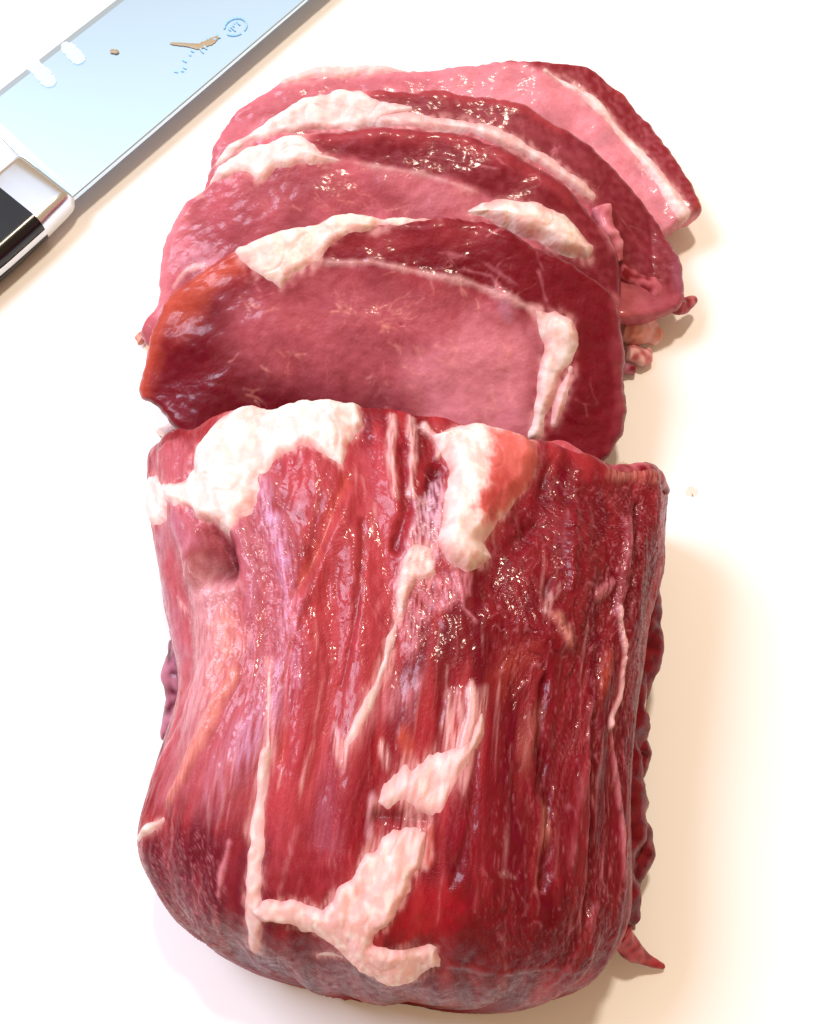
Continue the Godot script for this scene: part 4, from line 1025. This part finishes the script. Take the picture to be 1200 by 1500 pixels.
func lens(path: Array, radii: PackedFloat32Array, high: float, y: float, at: Vector3) -> ArrayMesh:
	# a thin film of liquid or paste: a low dome over a tapering outline
	var st := SurfaceTool.new()
	st.begin(Mesh.PRIMITIVE_TRIANGLES)
	st.set_smooth_group(0)
	var rings := []
	var m := path.size()
	for r in 25:
		var t := float(r) / 24.0 * (m - 1)
		var i := mini(int(t), m - 2)
		var c: Vector2 = path[i].lerp(path[i + 1], t - i)
		var dir: Vector2 = (path[i + 1] - path[i]).normalized()
		var ends := clampf(minf(float(r), 24.0 - r) / 5.0, 0.0, 1.0)
		var rad := lerpf(radii[i], radii[i + 1], t - i) * sqrt(1.0 - pow(1.0 - ends, 2.0)) * (1.0 + 0.25 * noise.get_noise_2d(c.x * 0.8, c.y * 0.8))
		var ring := []
		for k in 9:
			var w := -1.0 + 0.25 * k
			var e := c + dir.orthogonal() * rad * w
			ring.append(Vector3(e.x, y + high * (1.0 - w * w) * ends, e.y) * MM - at)
		rings.append(ring)
	for r in 24:
		for k in 8:
			for v in [rings[r][k], rings[r][k + 1], rings[r + 1][k], rings[r][k + 1], rings[r + 1][k + 1], rings[r + 1][k]]:
				st.add_vertex(v)
	st.generate_normals()
	return st.commit()


# ---------------------------------------------------------------- small bits
func film(called: String, label: String, category: String, path: Array, radii: PackedFloat32Array, high: float, y: float, material: Material, group := "") -> void:
	var mid: Vector2 = path[0]
	var at := Vector3(mid.x, y, mid.y) * MM
	var o := part(called, lens(path, radii, high, y, at), material, self)
	o.position = at
	o.set_meta("label", label)
	o.set_meta("category", category)
	if group:
		o.set_meta("group", group)


func scrap(called: String, label: String, category: String, path: Array, radii: PackedFloat32Array, tint: Color, other: Color, rough: float, material: Material, seed_: float) -> void:
	var first: Vector3 = path[0]
	var at := Vector3(first.x, 0.0, first.z) * MM
	var holder := Node3D.new()
	holder.position = at
	var mesh := tube(path, radii, tint, other, rough, holder, seed_)
	holder.free()
	var o := part(called, mesh, material, self)
	o.position = at
	o.set_meta("label", label)
	o.set_meta("category", category)


func scraps() -> void:
	film("juice_stain", "faint pale tan smear on the bare worktop right of the roast", "stain", [Vector2(82.8, -5.7), Vector2(84.9, -6.6), Vector2(86.9, -6.2)], PackedFloat32Array([1, 1.6, 1]), 0.03, 0.02, M.stain)
	film("juice_stain", "faint yellowish wet mark on the worktop between slices and roast corner", "stain", [Vector2(62.9, -11.1), Vector2(65.7, -12.9), Vector2(68.6, -13.4)], PackedFloat32Array([2.2, 3.5, 2]), 0.03, 0.02, M.stain)
	film("moisture_smear", "pale rounded drop on the blade, nearest the cutting edge", "drop", [Vector2(-131.4, -164.1), Vector2(-125.6, -158.1), Vector2(-120.7, -152.0)], PackedFloat32Array([2.2, 2.6, 2.2]), 0.1, 9.00, M.smear)
	film("moisture_smear", "pale rounded drop on the blade, right beside another drop", "drop", [Vector2(-119.5, -170.9), Vector2(-115.3, -166.1), Vector2(-112.0, -162.0)], PackedFloat32Array([2, 2.4, 2.2]), 0.1, 9.00, M.smear)
	film("meat_residue", "curved tan streak of dried residue on the knife blade", "residue", [Vector2(-82.8, -170.6), Vector2(-77.1, -170.0), Vector2(-72.3, -169.1), Vector2(-68.3, -171.5), Vector2(-65.6, -174.0)], PackedFloat32Array([0.7, 0.8, 1.3, 1.4, 0.7]), 0.2, 9.00, M.residue)
	film("meat_residue", "tiny tan speck on the middle of the knife blade", "residue", [Vector2(-102.9, -167.3), Vector2(-99.8, -166.7)], PackedFloat32Array([0.8, 0.9]), 0.3, 9.00, M.residue)
	scrap("fat_scrap", "small pink and white scrap of fat sticking out under the slices at right", "scrap", [Vector3(66.8, 5.0, -60.8), Vector3(72.7, 5.0, -59.8), Vector3(78.4, 3.0, -56.5)], PackedFloat32Array([4.5, 5, 2.5]), Color(0.78, 0.45, 0.44), Color(0.7, 0.28, 0.22), 0.5, M.fat, 0.0)
	scrap("meat_scrap", "little pink ragged scrap below the fat scrap, right of the front slice", "scrap", [Vector3(67.7, 4.0, -52.3), Vector3(72.5, 3.0, -51.7), Vector3(75.0, 2.0, -54.2)], PackedFloat32Array([3.5, 3, 1.5]), Color(0.43, 0.095, 0.12), Color(0.78, 0.45, 0.44), 0.5, M.slice, 9.1)
	scrap("meat_scrap", "dark small ragged scrap against the right edge of the front slice", "scrap", [Vector3(66.2, 3.0, -46.8), Vector3(70.1, 2.0, -46.2)], PackedFloat32Array([3, 2]), Color(0.4, 0.15, 0.22), Color(0.18, 0.005, 0.013), 0.5, M.slice, 18.2)
	scrap("fat_scrap", "thin cream scrap on the worktop at the left corner of the roast", "scrap", [Vector3(-75.4, 3.0, -23.4), Vector3(-72.5, 2.0, -26.6), Vector3(-69.3, 2.0, -28.0)], PackedFloat32Array([2.5, 2.6, 1.2]), Color(0.83, 0.63, 0.55), Color(0.82, 0.62, 0.59), 0.4, M.fat, 27.3)
	scrap("meat_scrap", "small orange tip poking out at the left end of the slices", "scrap", [Vector3(-85.2, 3.0, -59.0), Vector3(-83.2, 3.0, -57.3)], PackedFloat32Array([2, 2.4]), Color(0.52, 0.085, 0.05), Color(0.7, 0.28, 0.22), 0.4, M.slice, 36.4)
